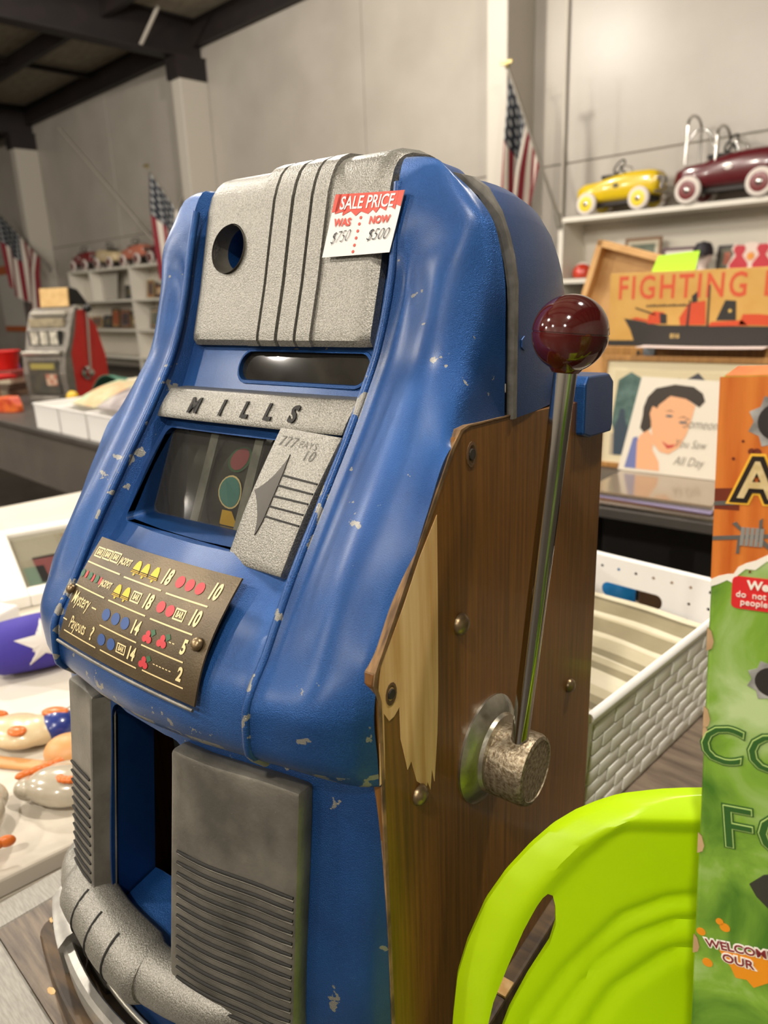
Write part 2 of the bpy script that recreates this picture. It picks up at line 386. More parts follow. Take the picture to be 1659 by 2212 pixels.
def casting():
    K = np.array(KEYS)                       # rows, 9, 3
    s = np.concatenate([[0], np.cumsum([np.linalg.norm(K[i + 1, 4] - K[i, 4]) + .2 * np.linalg.norm(K[i + 1, 8] - K[i, 8]) for i in range(len(K) - 1)])])
    ss = np.concatenate([np.linspace(s[i], s[i + 1], max(3, int((s[i + 1] - s[i]) / .006)) + 1)[:-1] for i in range(len(s) - 1)] + [[s[-1]]])
    Q = np.stack([np.stack([pchip(s, K[:, c, d], ss) for d in range(3)], -1) for c in range(9)], 1)
    rows = []
    for row in Q:
        out = []
        seg = row[4:]                          # bead .. edge, smooth
        L_ = np.concatenate([[0], np.cumsum(np.linalg.norm(np.diff(seg, axis=0), axis=1) + 1e-6)])
        tt = np.concatenate([np.linspace(L_[i], L_[i + 1], 6)[:-1] for i in range(4)] + [[L_[-1]]])
        sh = np.stack([pchip(L_, seg[:, d], tt) for d in range(3)], -1)
        pan = [row[0] * (1 - t) + row[1] * t for t in np.linspace(0, 1, 6)[:-1]] + [row[1] * (1 - t) + row[2] * t for t in np.linspace(0, 1, 6)[:-1]] + [row[2], row[3]]
        half = [np.array(p) for p in pan] + [np.array(p) for p in sh]
        full = [np.array((lx(p[0]), p[1], p[2])) for p in half[:0:-1]] + half
        rows.append(full)
    return grid(rows)
_ZK = [k[0][2] for k in KEYS[:-1]]
def ypanel(z, x=0.):
    ys = [float(np.interp(z, _ZK, [k[c][1] for k in KEYS[:-1]])) for c in range(8)]
    return float(pchip(XS, ys, min(abs(x), .196)))
def ycut(poly, y0, y1): return prism(poly, y0, y1, lambda a, b, h: (a, h, b))
R_REEL = (-.107, .07, .484, .558)
OPEN_POLY = [(-.088, .118), (.026, .118)] + [(.026 - .018 + .018 * math.cos(a), .336 - .018 + .018 * math.sin(a)) for a in np.linspace(0, PI / 2, 6)] + [(-.088 + .018 + .018 * math.cos(a), .336 - .018 + .018 * math.sin(a)) for a in np.linspace(PI / 2, PI, 6)]
door = mk('door_casting', casting(), M_BLUE, SM, fix=True)
_n = door.data.polygons[len(door.data.polygons) // 2].normal
bake(door, [('SOLIDIFY', dict(thickness=.006, offset=(-1 if _n.y < 0 else 1)), None),
            ('BOOLEAN', dict(operation='DIFFERENCE', solver='EXACT'), ycut(rrect(*R_REEL, .006), -.1, .29)),
            ('BOOLEAN', dict(operation='DIFFERENCE', solver='EXACT'), ycut(OPEN_POLY, -.1, .1)),
            ('BOOLEAN', dict(operation='DIFFERENCE', solver='EXACT'), ycut(rrect(-.041, .105, .6005, .625, .0115), -.1, .2)),
            ('BOOLEAN', dict(operation='DIFFERENCE', solver='EXACT'), ycut(circ(-.068, .712, .022), -.1, .3))])
resmooth(door, 38)
def bead_curve(sx):
    K = np.array(KEYS)[5:17, 4]; s_ = np.concatenate([[0], np.cumsum(np.linalg.norm(np.diff(K, axis=0), axis=1))]); tt = np.linspace(0, s_[-1], 70)
    P = np.stack([pchip(s_, K[:, d], tt) for d in range(3)], -1); return [(sx * (p[0] - .001), p[1] + .0012, p[2] - .0008) for p in P]
for sx in (-1, 1): mk('moulding_bead', tube(bead_curve(sx), .0036, 10), M_BLUE, SM, smooth=60)
# --- jambs of the openings
def jamb(poly, yf, yb, m, name, inner=True):
    n = len(poly); A = [(x, yf(x, z), z) for x, z in poly]; B = [(x, yb(x, z), z) for x, z in poly]
    return mk(name, (A + B, [(i, (i + 1) % n, n + (i + 1) % n, n + i) for i in range(n)]), m, SM, smooth=40, fix=False)
yglass = lambda z: .073 + (z - .475) * .48
jamb(rrect(*R_REEL, .006), lambda x, z: ypanel(z, x) + .001, lambda x, z: yglass(z) + .002, M_BLUE2, 'reel_window_jamb')
jamb(OPEN_POLY, lambda x, z: ypanel(z, x) + .002, lambda x, z: ypanel(z, x) + .045, M_BLUE2, 'payout_jamb')
mk('payout_sill', slab(lambda u, v, h: (-.086 + .11 * u, -.046 + .06 * v, .142 - .012 * (1 - v) + .002 * math.sin(9 * u) - h), 10, 6, .02), M_BLUE2, SM, smooth=50)
mk('payout_back', box(-.1, .04, .062, .068, .09, .36), M_BLACK, SM)
# --- reel glass, reels and the bars between them
mk('reel_glass', ([(R_REEL[0], yglass(R_REEL[2]), R_REEL[2]), (R_REEL[1], yglass(R_REEL[2]), R_REEL[2]), (R_REEL[1], yglass(R_REEL[3]), R_REEL[3]), (R_REEL[0], yglass(R_REEL[3]), R_REEL[3])], [(0, 1, 2, 3)]), M_GLASS, SM, fix=False)
M_REEL = mat('reel_strip', '#211f1b', '#2c2924', rough=.35, scale=30)
M_REELBAR = mat('reel_bar', '#6d6f6b', '#8b8c86', rough=.35, metal=.6, scale=60)
RC = (.1725, .486); RR = .078
def rpt(x, th, r): return (x, RC[0] - r * math.cos(th), RC[1] + r * math.sin(th))
def decal_reel(poly, x, th, r=RR + .0018):
    n = len(poly); V = [rpt(x + a, th + b / RR, r) for a, b in poly]; return V, [tuple(range(n))]
for ri, xr in enumerate((-.078, -.022, .034)):
    rl = mk('reel', lathe([(RR, -.0265), (RR, .0265)], 64, T(xr, RC[0], RC[1]) @ Ry(PI / 2)), M_REEL, SM, smooth=30)
    for kind, th in (('plum', .68), ('orange', .30), ('bell', -.06)) if ri else (('bell', 1.5), ('bell', -.8)):
        if kind == 'plum':
            mk('symbol_ring', decal_reel(circ(0, 0, .0135, .0125), xr + .003, th, RR + .0015), M_GRN, rl, fix=False); mk('symbol', decal_reel(circ(0, 0, .0105, .0105), xr + .003, th), mat('reel_red', '#8f3f48', rough=.4), rl, fix=False)
        elif kind == 'orange':
            mk('symbol_ring', decal_reel(circ(0, 0, .0145, .0145), xr + .002, th, RR + .0015), M_GOLD, rl, fix=False); mk('symbol', decal_reel(circ(0, 0, .013, .013), xr + .002, th), mat('teal_print', '#3f827f', rough=.5), rl, fix=False)
        else:
            mk('symbol', decal_reel([(-.012, -.012), (.012, -.012), (.011, .0), (.006, .012), (-.006, .012), (-.011, 0)], xr, th), M_YEL, rl, fix=False)
            mk('symbol_line', decal_reel([(-.012, -.003), (.012, -.003), (.012, -.0015), (-.012, -.0015)], xr, th, RR + .0021), M_DARKLINE, rl, fix=False)
for xr in (-.05, .006):
    mk('reel_divider', slab(lambda u, v, h, xr=xr: (xr - .005 + .010 * u, yglass(.482 + .078 * v) + .001 + h, .482 + .078 * v), 1, 8, .003), M_REELBAR, SM)
mk('reel_liner', join(box(-.112, .074, .26, .265, .40, .58), box(-.115, -.109, .130, .26, .46, .58)), M_BLACK, SM)
# --- top silver plate
def top_y(z): return float(np.interp(z, [.628, .68, .72, .748, .760, .768, .773, .776, .777], [.139, .156, .167, .1750, .1805, .187, .195, .206, .23]))
TPZ = list(np.linspace(.6295, .748, 24)) + [.754, .759, .763, .767, .770, .7725, .7745, .776, .777]
def rib(x):
    r = .0
    if -.030 < x < .046: r = .0038
    for g_ in (-.014, .008, .029):
        if abs(x - g_) < .0016: r -= .0042
    if x > .046: r += .0012
    return r
def top_plate():
    xs = sorted(set(list(np.linspace(-.107, .103, 30)) + [-.031, -.0295, -.0288, .0455, .0462, .0475] + [g_ + d for g_ in (-.014, .008, .029) for d in (-.0022, -.0016, -.0008, .0008, .0016, .0022)]))
    A = []; B = []
    for z in TPZ:
        ra = []; rb = []
        for x in xs:
            e = min(x + .107, .103 - x); rd = .004 * max(0, 1 - e / .006) ** 2
            lo = .005 * max(0, 1 - (z - .6295) / .008) ** 2
            y = top_y(z) - rib(x) + rd + lo
            k = max(0, (z - .760) / .017)
            ra.append((x, y, z + (rib(x) - .0) * k - rd * k)); rb.append((x, top_y(z) + .011 + rd * 0, z - .004 * k))
        A.append(ra); B.append(rb)
    v1, f1 = grid(A); v2, f2 = grid(B); o = len(v1); w = len(xs); h = len(TPZ)
    F = list(f1) + [tuple(i + o for i in q[::-1]) for q in f2]
    rim = [j for j in range(w)] + [i * w + w - 1 for i in range(1, h)] + [(h - 1) * w + j for j in range(w - 2, -1, -1)] + [i * w for i in range(h - 2, 0, -1)]
    for k in range(len(rim)):
        a, b = rim[k], rim[(k + 1) % len(rim)]; F.append((a, b, b + o, a + o))
    return v1 + v2, F
tp = mk('top_plate', top_plate(), M_CAST, SM)
bake(tp, [('BOOLEAN', dict(operation='DIFFERENCE', solver='EXACT'), ycut(circ(-.068, .712, .0205, .0215, 32), .1, .3))]); resmooth(tp, 35)
_hn = 32
_ring = lambda r, y, dz=0: [(-.068 + r * math.cos(2 * PI * k / _hn), y - (.712 - (.712 + r * math.sin(2 * PI * k / _hn))) * .3, .712 + r * math.sin(2 * PI * k / _hn) + dz) for k in range(_hn)]
cb = mk('coin_entry_bore', grid([_ring(.0207, .1625), _ring(.0205, .172), _ring(.0185, .18)], True), M_DULL, SM, smooth=40, fix=False)
mk('coin_entry_lining', grid([_ring(.0187, .180), _ring(.0165, .194), _ring(.0163, .21)], True), M_BLUE2, cb, smooth=40, fix=False)
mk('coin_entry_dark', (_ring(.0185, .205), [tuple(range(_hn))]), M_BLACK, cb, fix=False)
# --- escalator window
_ew = rrect(-.043, .106, .5985, .6265, .0135, 8); _ei = rrect(-.0405, .1045, .601, .6245, .0115, 8)
def yE(z): return ypanel(z) - .0012
ne = len(_ew)
fr = mk('coin_window_frame', join(([(x, yE(z), z) for x, z in _ew] + [(x, yE(z) - .001, z) for x, z in _ei], [(i, (i + 1) % ne, ne + (i + 1) % ne, ne + i) for i in range(ne)]),
        ([(x, yE(z) - .001, z) for x, z in _ei] + [(x, yE(z) + .008, z) for x, z in _ei], [(i, (i + 1) % ne, ne + (i + 1) % ne, ne + i) for i in range(ne)]),
        ([(x, yE(z), z) for x, z in _ew] + [(x, yE(z) + .006, z) for x, z in _ew], [(i, ne + i, ne + (i + 1) % ne, (i + 1) % ne) for i in range(ne)])), M_BLUE2, SM, smooth=40, fix=False)
mk('coin_window_glass', ([(x, yE(z) + .004, z) for x, z in _ei], [tuple(range(ne))]), M_GLASSDARK, fr, fix=False)
# --- name plate
def np_y(z): return .1115 + (z - .572) * .62
def nameplate(u, v, h):
    x = -.112 + .222 * u; zc = .5685 + .0245 * v + .0016 * math.sin(PI * u * 1.0) * 0
    return (x + .006 * (v - .5), np_y(zc) - .012 + h + .003 * (abs(2 * u - 1) ** 4) - .0022 * math.sin(PI * v), zc)
npl = mk('name_plate', slab(nameplate, 24, 6, .022), M_CAST, SM, smooth=40, bevel=.0012)
def on_np(x, y, h): return (x, np_y(.5807 + y) - .0146 - h, .5807 + y)
for ch, xx in zip('MILLS', (-.063, -.027, .002, .029, .056)):
    mk('letter', xf(text2d(ch, .0165, .0006, .22, .0006), fn=lambda a, b, h, xx=xx: on_np(xx + a * 1.05, b, h)), M_DARKLINE, npl)
# --- coin plate with arrow ("777 pays 10")
CP = [(.052, .0925, .5725), (.117, .0885, .5705), (.1015, .031, .478), (.0385, .036, .477)]
def cpt(u, v, h=0):
    a = Vector(CP[0]).lerp(Vector(CP[1]), u); b = Vector(CP[3]).lerp(Vector(CP[2]), u); p = a.lerp(b, v)
    p.y -= .0035 * math.sin(PI * min(max(v, 0), 1)) ; nrm = Vector((0, -.83, .55)); return tuple(p + nrm * (-h))
cpl = mk('coin_plate', slab(cpt, 10, 14, .018), M_CAST, SM, smooth=40, bevel=.0015)
def on_cp(poly, h=.0004, th=.0004):
    n = len(poly); V = [cpt(u, v, -h - th) for u, v in poly] + [cpt(u, v, .001) for u, v in poly]
    return V, [tuple(range(n))] + [(i, (i + 1) % n, n + (i + 1) % n, n + i) for i in range(n)]
mk('arrow', on_cp([(.367, .177), (.372, .2), (.33, .27), (.276, .333), (.2, .395), (.111, .443), (.053, .465), (.12, .5), (.2, .56), (.27, .625), (.318, .69), (.347, .77), (.372, .73), (.396, .66), (.403, .55), (.405, .42), (.395, .3)]), mat('arrow_dark', '#4a4743', rough=.5, metal=.6), cpl)
for a, b in (((.404, .318), (.985, .333)), ((.405, .391), (.985, .404)), ((.401, .468), (.985, .474)), ((.397, .542), (.98, .551)), ((.398, .617), (.985, .63))):
    mk('groove', on_cp([(a[0], a[1]), (b[0], b[1] - .004), (b[0], b[1] + .008), (a[0], a[1] + .013)]), M_DARKLINE, cpl)
CPW, CPH = .0645, .108
M_STAMP = mat('stamped_lettering', '#55524c', rough=.5, metal=.5)
for s, u_, v_, sz in (('777', .235, .097, .0115), ('PAYS', .575, .098, .0078), ('10', .66, .168, .0115)):
    mk('lettering', xf(text2d(s, sz, .0, .12, -.0001, space=1.15), fn=lambda a, b, h, u_=u_, v_=v_: cpt(u_ + a / CPW, v_ - b / CPH, -.0005)), M_STAMP, cpl)
# --- payout card
def card(u, v, h=0):
    x = -.106 + .180 * u; z = .4755 - .0735 * v - .004 * u * v
    yt = .0245 - .003 * u; yb = -.0285 - .0045 * u
    y = yt * (1 - v) + yb * v - (.006 + .003 * u) * math.sin(PI * min(max(v, 0), 1)) - .003 * (1 - (2 * u - 1) ** 2) - .0015
    return (x, y - h * .8, z + h * .6)
pc = mk('payout_card', slab(lambda u, v, h: card(u, v, -h), 24, 24, .0016), M_CARD, SM, smooth=50)
mk('card_lip', tube([card(u, 1.03, .0) for u in np.linspace(0, 1, 16)], .0013, 8), M_DULL, SM, smooth=60)
CW, CH = .180, .0935
def cprint(polys, m, name, lift=.0004):
    V = []; F = []
    for P in polys:
        o = len(V); V += [card(u, v, lift) for u, v in P]; F.append(tuple(range(o, len(V))))
    return mk(name, (V, F), m, pc, fix=False)
def ctext(s, u, v, size, m=M_GOLD, shear=.15, bold=.0002, sx=.8, name='lettering', lift=.0005, align='CENTER', slope=0.):
    return mk(name, xf(text2d(s, size, 0, shear, bold, align), fn=lambda a, b, h: card(u + a * sx / CW, v - b / CH + slope * a / CW, lift)), m, pc, fix=False)
def line(u0, u1, v): return [(u0 + (u1 - u0) * k / 6, v - .006) for k in range(7)] + [(u1 + (u0 - u1) * k / 6, v + .006) for k in range(7)]
cprint([line(.005, .293, .235), line(.328, .608, .24), line(.643, .907, .245), line(-.0, .266, .46), line(.301, .587, .46), line(.622, .895, .463), line(.305, .59, .69), line(.625, .895, .687), line(.033, .319, .905), line(.355, .628, .90), line(.667, .926, .89)], M_GOLD, 'rule_lines')
def frame_rect(u, v, w, hh, t=.006):
    return [[(u - w, v - hh), (u + w, v - hh), (u + w, v - hh + 2 * t), (u - w, v - hh + 2 * t)], [(u - w, v + hh - 2 * t), (u + w, v + hh - 2 * t), (u + w, v + hh), (u - w, v + hh)], [(u - w, v - hh), (u - w + t, v - hh), (u - w + t, v + hh), (u - w, v + hh)], [(u + w - t, v - hh), (u + w, v - hh), (u + w, v + hh), (u + w - t, v + hh)]]
for u, v in ((.058, .129), (.129, .125), (.198, .121), (.476, .353), (.78, .361), (.5, .801)):
    cprint(frame_rect(u, v, .032, .045), M_GOLD, 'bar_box'); ctext('BAR', u, v, .0062, sx=.62, name='bar_lettering')
ctext('JACKPOT', .285, .13, .0075, sx=.5); ctext('JACKPOT', .232, .354, .0075, sx=.5)
def bell(u, v, k=1.):
    b = [(-.03, .045), (.03, .045), (.026, .02), (.018, -.03), (.008, -.055), (-.008, -.055), (-.018, -.03), (-.026, .02)]
    return [[(u + a * k, v + c * k) for a, c in b], [(u - .008 * k, v + .05 * k), (u + .008 * k, v + .05 * k), (u + .004 * k, v + .068 * k), (u - .004 * k, v + .068 * k)]]
for u, v in ((.383, .138), (.446, .139), (.519, .141), (.335, .362), (.403, .358)):
    cprint(bell(u, v), M_YEL, 'bell_print'); cprint([[(u - .028, v + .02), (u + .028, v + .02), (u + .028, v + .027), (u - .028, v + .027)], [(u - .03, v + .034), (u + .03, v + .034), (u + .03, v + .039), (u - .03, v + .039)]], M_DARKLINE, 'bell_lines', .0007)
def cdot(u, v, ru=.026, rv=.046): return circ(u, v, ru, rv, 18)
for u, v in ((.691, .138), (.754, .14), (.817, .142), (.655, .352), (.718, .357)): cprint([cdot(u, v)], M_RED, 'orange_print')
for u, v in ((.327, .582), (.403, .58), (.476, .58), (.347, .807), (.423, .804)): cprint([cdot(u, v, .03, .055)], M_BLU, 'plum_print')
for k, (u, v) in enumerate(((.015, .342), (.05, .341), (.085, .34), (.115, .347), (.145, .342), (.178, .344))): cprint([cdot(u, v, .009 if k % 2 else .016, .035)], M_RED if k % 2 else M_GRN, 'melon_print')
for u, v in ((.648, .581), (.743, .57), (.666, .798)):
    cprint([cdot(u - .014, v + .045, .016, .03), cdot(u + .015, v + .045, .016, .03), cdot(u, v + .0, .015, .03)], M_RED, 'cherry_print', .0006); cprint([[(u + .005, v - .03), (u + .03, v - .055), (u + .045, v - .02), (u + .025, v + .01)]], M_GRN, 'cherry_leaf')
for s, u, v in (('18', .6, .137), ('10', .905, .138), ('18', .562, .355), ('10', .87, .352), ('14', .552, .58), ('5', .873, .578), ('14', .572, .803), ('2', .89, .795)): ctext(s, u, v, .0152, bold=.0006, sx=.66)
ctext('Mystery', .098, .572, .0165, shear=.32, bold=.0001, sx=.52); ctext('Payouts', .135, .80, .0165, shear=.32, bold=.0001, sx=.5); ctext('?', .262, .805, .0175, bold=.0003)
cprint([line(.203, .242, .58), line(.0, .035, .80)], M_GOLD, 'dash')
for u0, u1, v in ((.785, .845, .577), (.726, .857, .798)):
    n = int((u1 - u0) / .02); cprint([[(u0 + .02 * k, v - .004), (u0 + .02 * k + .013, v - .004), (u0 + .02 * k + .013, v + .004), (u0 + .02 * k, v + .004)] for k in range(n)], M_GOLD, 'dash')
def screw(name, p, nrm, r, m, parent):
    nrm = Vector(nrm).normalized(); q = nrm.to_track_quat('Z', 'Y').to_matrix().to_4x4()
    return mk(name, lathe([(r, 0), (r, .15 * r), (.85 * r, .5 * r), (.5 * r, .72 * r), (.05 * r, .8 * r)], 16, T(*p) @ q), m, parent, smooth=50)
M_SCREW = mat('old_brass_screw', '#6a5740', '#8d7a5c', rough=.35, metal=.8, scale=60)
screw('card_screw', card(-.012, .515, .0012), (0, -.8, .6), .0046, M_SCREW, SM)
screw('card_screw', card(.945, .515, .0012), (0, -.8, .6), .0052, M_SCREW, SM)
# --- price sticker
def tagp(u, v, h=0):
    x = .0575 + .0685 * u - .008 * v; z = .7445 - .0465 * v - .004 * u * (1 - v)
    return (x, top_y(.72) - .0062 - .0060 * max(0, u - .55) + (z - .72) * .25 - h, z)
ptag = mk('price_sticker', slab(lambda u, v, h: tagp(u, v, -h), 8, 8, .0006), mat('sticker_paper', '#e8e6e2', rough=.5), SM)
tag(ptag, 'white and red sale price sticker')
M_STRED = mat('sticker_red', '#e0452f', rough=.5); M_INK = mat('marker_ink', '#26242a', rough=.6)
def tprint(P, m, name, lift=.0004):
    V = [tagp(u, v, lift) for u, v in P]; return mk(name, (V, [tuple(range(len(V)))]), m, ptag, fix=False)
zig = [(0, .33), (.096, .3), (.05, .36), (.209, .31), (.17, .40), (.28, .32), (.37, .42), (.43, .34), (.475, .36), (.544, .40), (.6, .32), (.66, .39), (.70, .29), (.80, .36), (.81, .25), (.93, .35), (.92, .25), (1, .30)]
zig = [(u, v * .86) for u, v in zig]
V_ = [tagp(u, .0, .0004) for u, v in zig] + [tagp(u, v, .0004) for u, v in zig]; nz = len(zig)
mk('red_band', (V_, [(i, i + 1, nz + i + 1, nz + i) for i in range(nz - 1)]), M_STRED, ptag, fix=False)
def ttext(s, u, v, size, m, sx=1., bold=.0002, shear=0., name='lettering', lift=.0008, rotv=0.):
    return mk(name, xf(text2d(s, size, 0, shear, bold), fn=lambda a, b, h: tagp(u + a * sx / .0685, v - b / .0465 + rotv * a / .0685, lift)), m, ptag, fix=False)
ttext('SALE PRICE', .5, .155, .0135, mat('sticker_white', '#f5efe8', rough=.5), sx=.80, bold=.0002)
ttext('WAS', .2, .455, .0078, M_STRED, shear=.0, bold=.0003); ttext('NOW', .74, .45, .0078, M_STRED, bold=.0003)
ttext('$750', .21, .69, .0125, M_INK, sx=.72, shear=.35, bold=-.00025, rotv=-.1); ttext('$500', .76, .69, .0125, M_INK, sx=.85, shear=.35, bold=-.0002)
for v in (.392, .494, .607, .719, .835, .939): tprint(circ(.452, v, .018, .026, 12), M_STRED, 'dot')
# --- lower silver panels with their grooves
def front_panel(name, x0, x1, z0, z1, proud, slant=0., gr=None):
    nz = 22; nx = 10
    def f(u, v, h):
        z = z0 + (z1 - z0) * v; x = x0 + (x1 - x0) * u + slant * (1 - v)
        return (x, ypanel(z, x) - proud + h, z)
    return mk(name, slab(f, nx, nz, proud + .003), M_DULL, SM, smooth=35, bevel=.004, seg=2), f
rp, rf = front_panel('lower_panel', .0235, .1435, .03, .3395, .0145)
for k in range(14):
    z = .258 - k * .0092
    path = []
    for t in np.linspace(0, 1, 14):
        x = .033 + (.141 - .033) * t; path.append((x, ypanel(z, x) - .0146, z + .003 * math.sin(PI * t) * 0))
    A = [[(x, y, zz - .0016), (x, y - .0003, zz), (x, y, zz + .0016)] for x, y, zz in path]
    mk('groove', tube([(x, y - .0003, zz) for x, y, zz in path], [.0011] + [.0015] * 12 + [.0011], 6), M_DARKLINE, rp, smooth=60)
    mk('groove_lip', tube([(x, y + .0002, zz - .0029) for x, y, zz in path], .0011, 6), M_DULL, rp, smooth=60)
lp, lf = front_panel('lower_panel', -.150, -.098, .03, .3395, .0145)
bev = mk('panel_bevel', grid([[(-.099, ypanel(z, .1) - .0142, z), (-.0872, ypanel(z, .09) + .004, z)] for z in np.linspace(.03, .337, 16)]), M_DULL, lp, smooth=40, fix=False)
for k in range(14):
    z = .258 - k * .0092
    path = [(x, ypanel(z, x) - .0146, z) for x in np.linspace(-.147, -.105, 8)]
    mk('groove', tube([(x, y - .0003, zz) for x, y, zz in path], [.0011] + [.0015] * 6 + [.0011], 6), M_DARKLINE, lp, smooth=60)
# --- payout bumper
def bump_y(x): return ypanel(.135, x) - .004
def bump_sec(x, rh, rd, zc, dy=0.):
    zc += .075 * max(0, -x - .0) * .9
    return [(x + .0 * math.cos(a), bump_y(x) + dy - rd * max(math.cos(a), -.35), zc + rh * math.sin(a)) for a in np.linspace(0, 2 * PI, 24, endpoint=False)]
bs = []
for x in np.linspace(-.182, -.155, 9)[:-1]:
    t = (x + .182) / .027; k = math.sqrt(max(1e-4, 1 - (1 - t) ** 2)); bs.append(bump_sec(x, .026 * k + .0005, .024 * k + .0005, .122))
for x in np.linspace(-.155, .0, 20): bs.append(bump_sec(x, .026, .026, .120))
for x in np.linspace(.0, .104, 20)[1:]:
    t = x / .104; k = math.sqrt(max(0, 1 - t ** 2.2)); bs.append(bump_sec(x, .024 * k + .001, .025 * k + .001, .120 + .012 * t))
bp_ = mk('payout_bumper', loft(bs), M_CAST, SM, smooth=50)
mk('bumper_sleeve', loft([bump_sec(x, .030 - (.004 if i in (0, 19) else 0), .0335 - (.0055 if i in (0, 19) else 0), .1195) for i, x in enumerate(np.linspace(-.142, -.006, 20))]), M_CAST, bp_, smooth=50)
for x in (-.106, -.075, -.044):
    P = [(x + .004 * math.sin(a), bump_y(x) - .0336 * math.cos(a), .1195 + .0675 * max(0, -x) + .0301 * math.sin(a)) for a in np.linspace(-1.35, 1.15, 18)]
    mk('sleeve_groove', tube(P, .0011, 6), M_DARKLINE, bp_, smooth=60)
# --- coin tray
def tray_y(x): return -.078 + .052 * (abs(x + .01) / .205) ** 2.4
M_TRAY = mat('pale_cast_tray', '#8f8c86', '#a6a39c', rough=.4, metal=.6, scale=40, bump=.1)
tx = np.linspace(-.214, .196, 40)
tr = mk('coin_tray', loft([[(x, tray_y(x), .034), (x, tray_y(x) - .002, .062), (x, tray_y(x) + .0015, .066), (x, tray_y(x) + .008, .066), (x, tray_y(x) + .010, .063), (x, tray_y(x) + .010, .034)] for x in tx]), M_TRAY, SM, smooth=40)
mk('tray_boss', xf(loft([[(x, tray_y(x) - .004, .036), (x, tray_y(x) - .006, .070), (x, tray_y(x) + .004, .076), (x, tray_y(x) + .020, .075), (x, tray_y(x) + .020, .036)] for x in np.linspace(-.216, -.150, 12)])), M_TRAY, tr, smooth=40)
mk('tray_rail', tube([(x, tray_y(x) + .026, .045) for x in np.linspace(-.15, .16, 30)], .003, 8), mat('tray_rail', '#a8a396', rough=.4, metal=.6), tr, smooth=60)
mk('tray_floor', prism([(x, tray_y(x) + .012) for x in tx] + [(.19, .02), (-.2, .02)], .031, .034), mat('dirty_tray_floor', '#4a3c28', '#6f5c42', rough=.7, scale=40), tr)
for k in range(3): mk('tray_notch', tube([(-.195 + .006 * k, tray_y(-.195 + .006 * k) - .0035, .04), (-.195 + .006 * k, tray_y(-.195 + .006 * k) - .0065, .066)], .0008, 6), M_DARKLINE, tr)
# --- plinth
plp = [(-.232, .39), (-.236, .0)] + [(-.236 + .02 * (1 - math.cos(a)), -.03 - .02 * math.sin(a)) for a in np.linspace(0, PI / 2, 5)] + [(x, -.05 - .04 * (1 - (abs(x) / .216) ** 2.2)) for x in np.linspace(-.21, .19, 18)] + [(.214, -.02), (.214, .39)]
pl = mk('plinth', prism(plp, 0, .03), mat('worn_brown_board', '#2c2014', '#5f492e', rough=.6, scale=14, stretch=(1, 5, 1), detail=6), SM, bevel=.003)
for p in ((-.229, -.03), (-.15, -.077), (-.09, -.083)): mk('chip', prism(circ(p[0], p[1], .006, .003, 7), .0302, .0308), M_BARE, pl)
mk('repair_block', box(.201, .2135, .168, .186, .0301, .0325), M_BARE, pl)
# --- wooden cabinet
sidep = [(.013, .03), (.013, .2), (.012, .425), (.008, .433), (.010, .440), (.104, .566), (.109, .572), (.116, .577), (.124, .5785), (.2, .576), (.386, .566), (.386, .03)]
for sx, nm in ((1, 'cabinet_side'), (-1, 'cabinet_side')):
    cs = mk(nm, prism(sidep, .189, .2, lambda a, b, h, sx=sx: (sx * (h if sx > 0 else h - .0205), a + (0 if sx > 0 else (.022 if a < .2 else 0)), b)), M_WOOD, SM, bevel=.0008, seg=1)
    if sx == 1:
        tag(cs, 'dark wood side panel with a peeled strip of veneer')
        pe = [(.0846, .5256), (.084, .4635), (.0825, .392), (.0805, .36), (.0756, .3216), (.0725, .3345), (.0700, .318), (.0665, .327), (.0625, .317), (.0575, .331), (.0531, .3357), (.047, .356), (.0423, .3518), (.0375, .372), (.0354, .3798), (.0352, .4048), (.0290, .4010), (.0234, .4005), (.018, .409), (.0175, .385), (.0165, .36), (.0107, .3585), (.0128, .395), (.0135, .4265), (.0165, .4423), (.0425, .4735), (.0630, .502)]
        mk('bare_patch', prism(pe, .2001, .2004, lambda a, b, h: (h, a, b)), M_BARE, cs)
        ed = [(.0125, .05), (.0125, .42), (.0085, .433), (.0105, .441), (.104, .567), (.116, .578), (.125, .5795), (.2, .577)]
        mk('veneer_edge', join(*[prism([(a[0], a[1]), (b[0], b[1]), (b[0] + .0035, b[1] - .0012), (a[0] + .0035, a[1] - .0012)], .1885, .2006, lambda p, q, h: (h, p, q)) for a, b in zip(ed[:-1], ed[1:])]), M_EDGE, cs)
        for (y, z), r in (((.1307, .558), .0085), ((.0265, .419), .0075)):
            mk('empty_screw_hole', lathe([(r, 0), (r, .0007), (r * .75, .0008), (r * .5, .0002), (.0005, .0002)], 14, T(.2, y, z) @ Ry(PI / 2) @ S(1.1, .8, 1)), mat('hole_worn', '#5a4025', rough=.8), cs)
            mk('hole_centre', lathe([(r * .5, 0), (r * .45, .0012), (.0005, .0012)], 12, T(.2003, y, z) @ Ry(PI / 2)), mat('hole_dark', '#1d140b', rough=.8), cs)
for y, z, r in ((.1134, .4341, .0085), (.3256, .2807, .0075), (.0555, .3232, .008)): screw('side_screw', (.2001, y, z), (1, 0, 0), r, M_SCREW, SM)
mk('cabinet_back', box(-.168, .189, .375, .386, .03, .566), M_WOOD, SM)
mk('cabinet_bottom', box(-.168, .189, .02, .375, .03, .042), M_WOOD, SM)
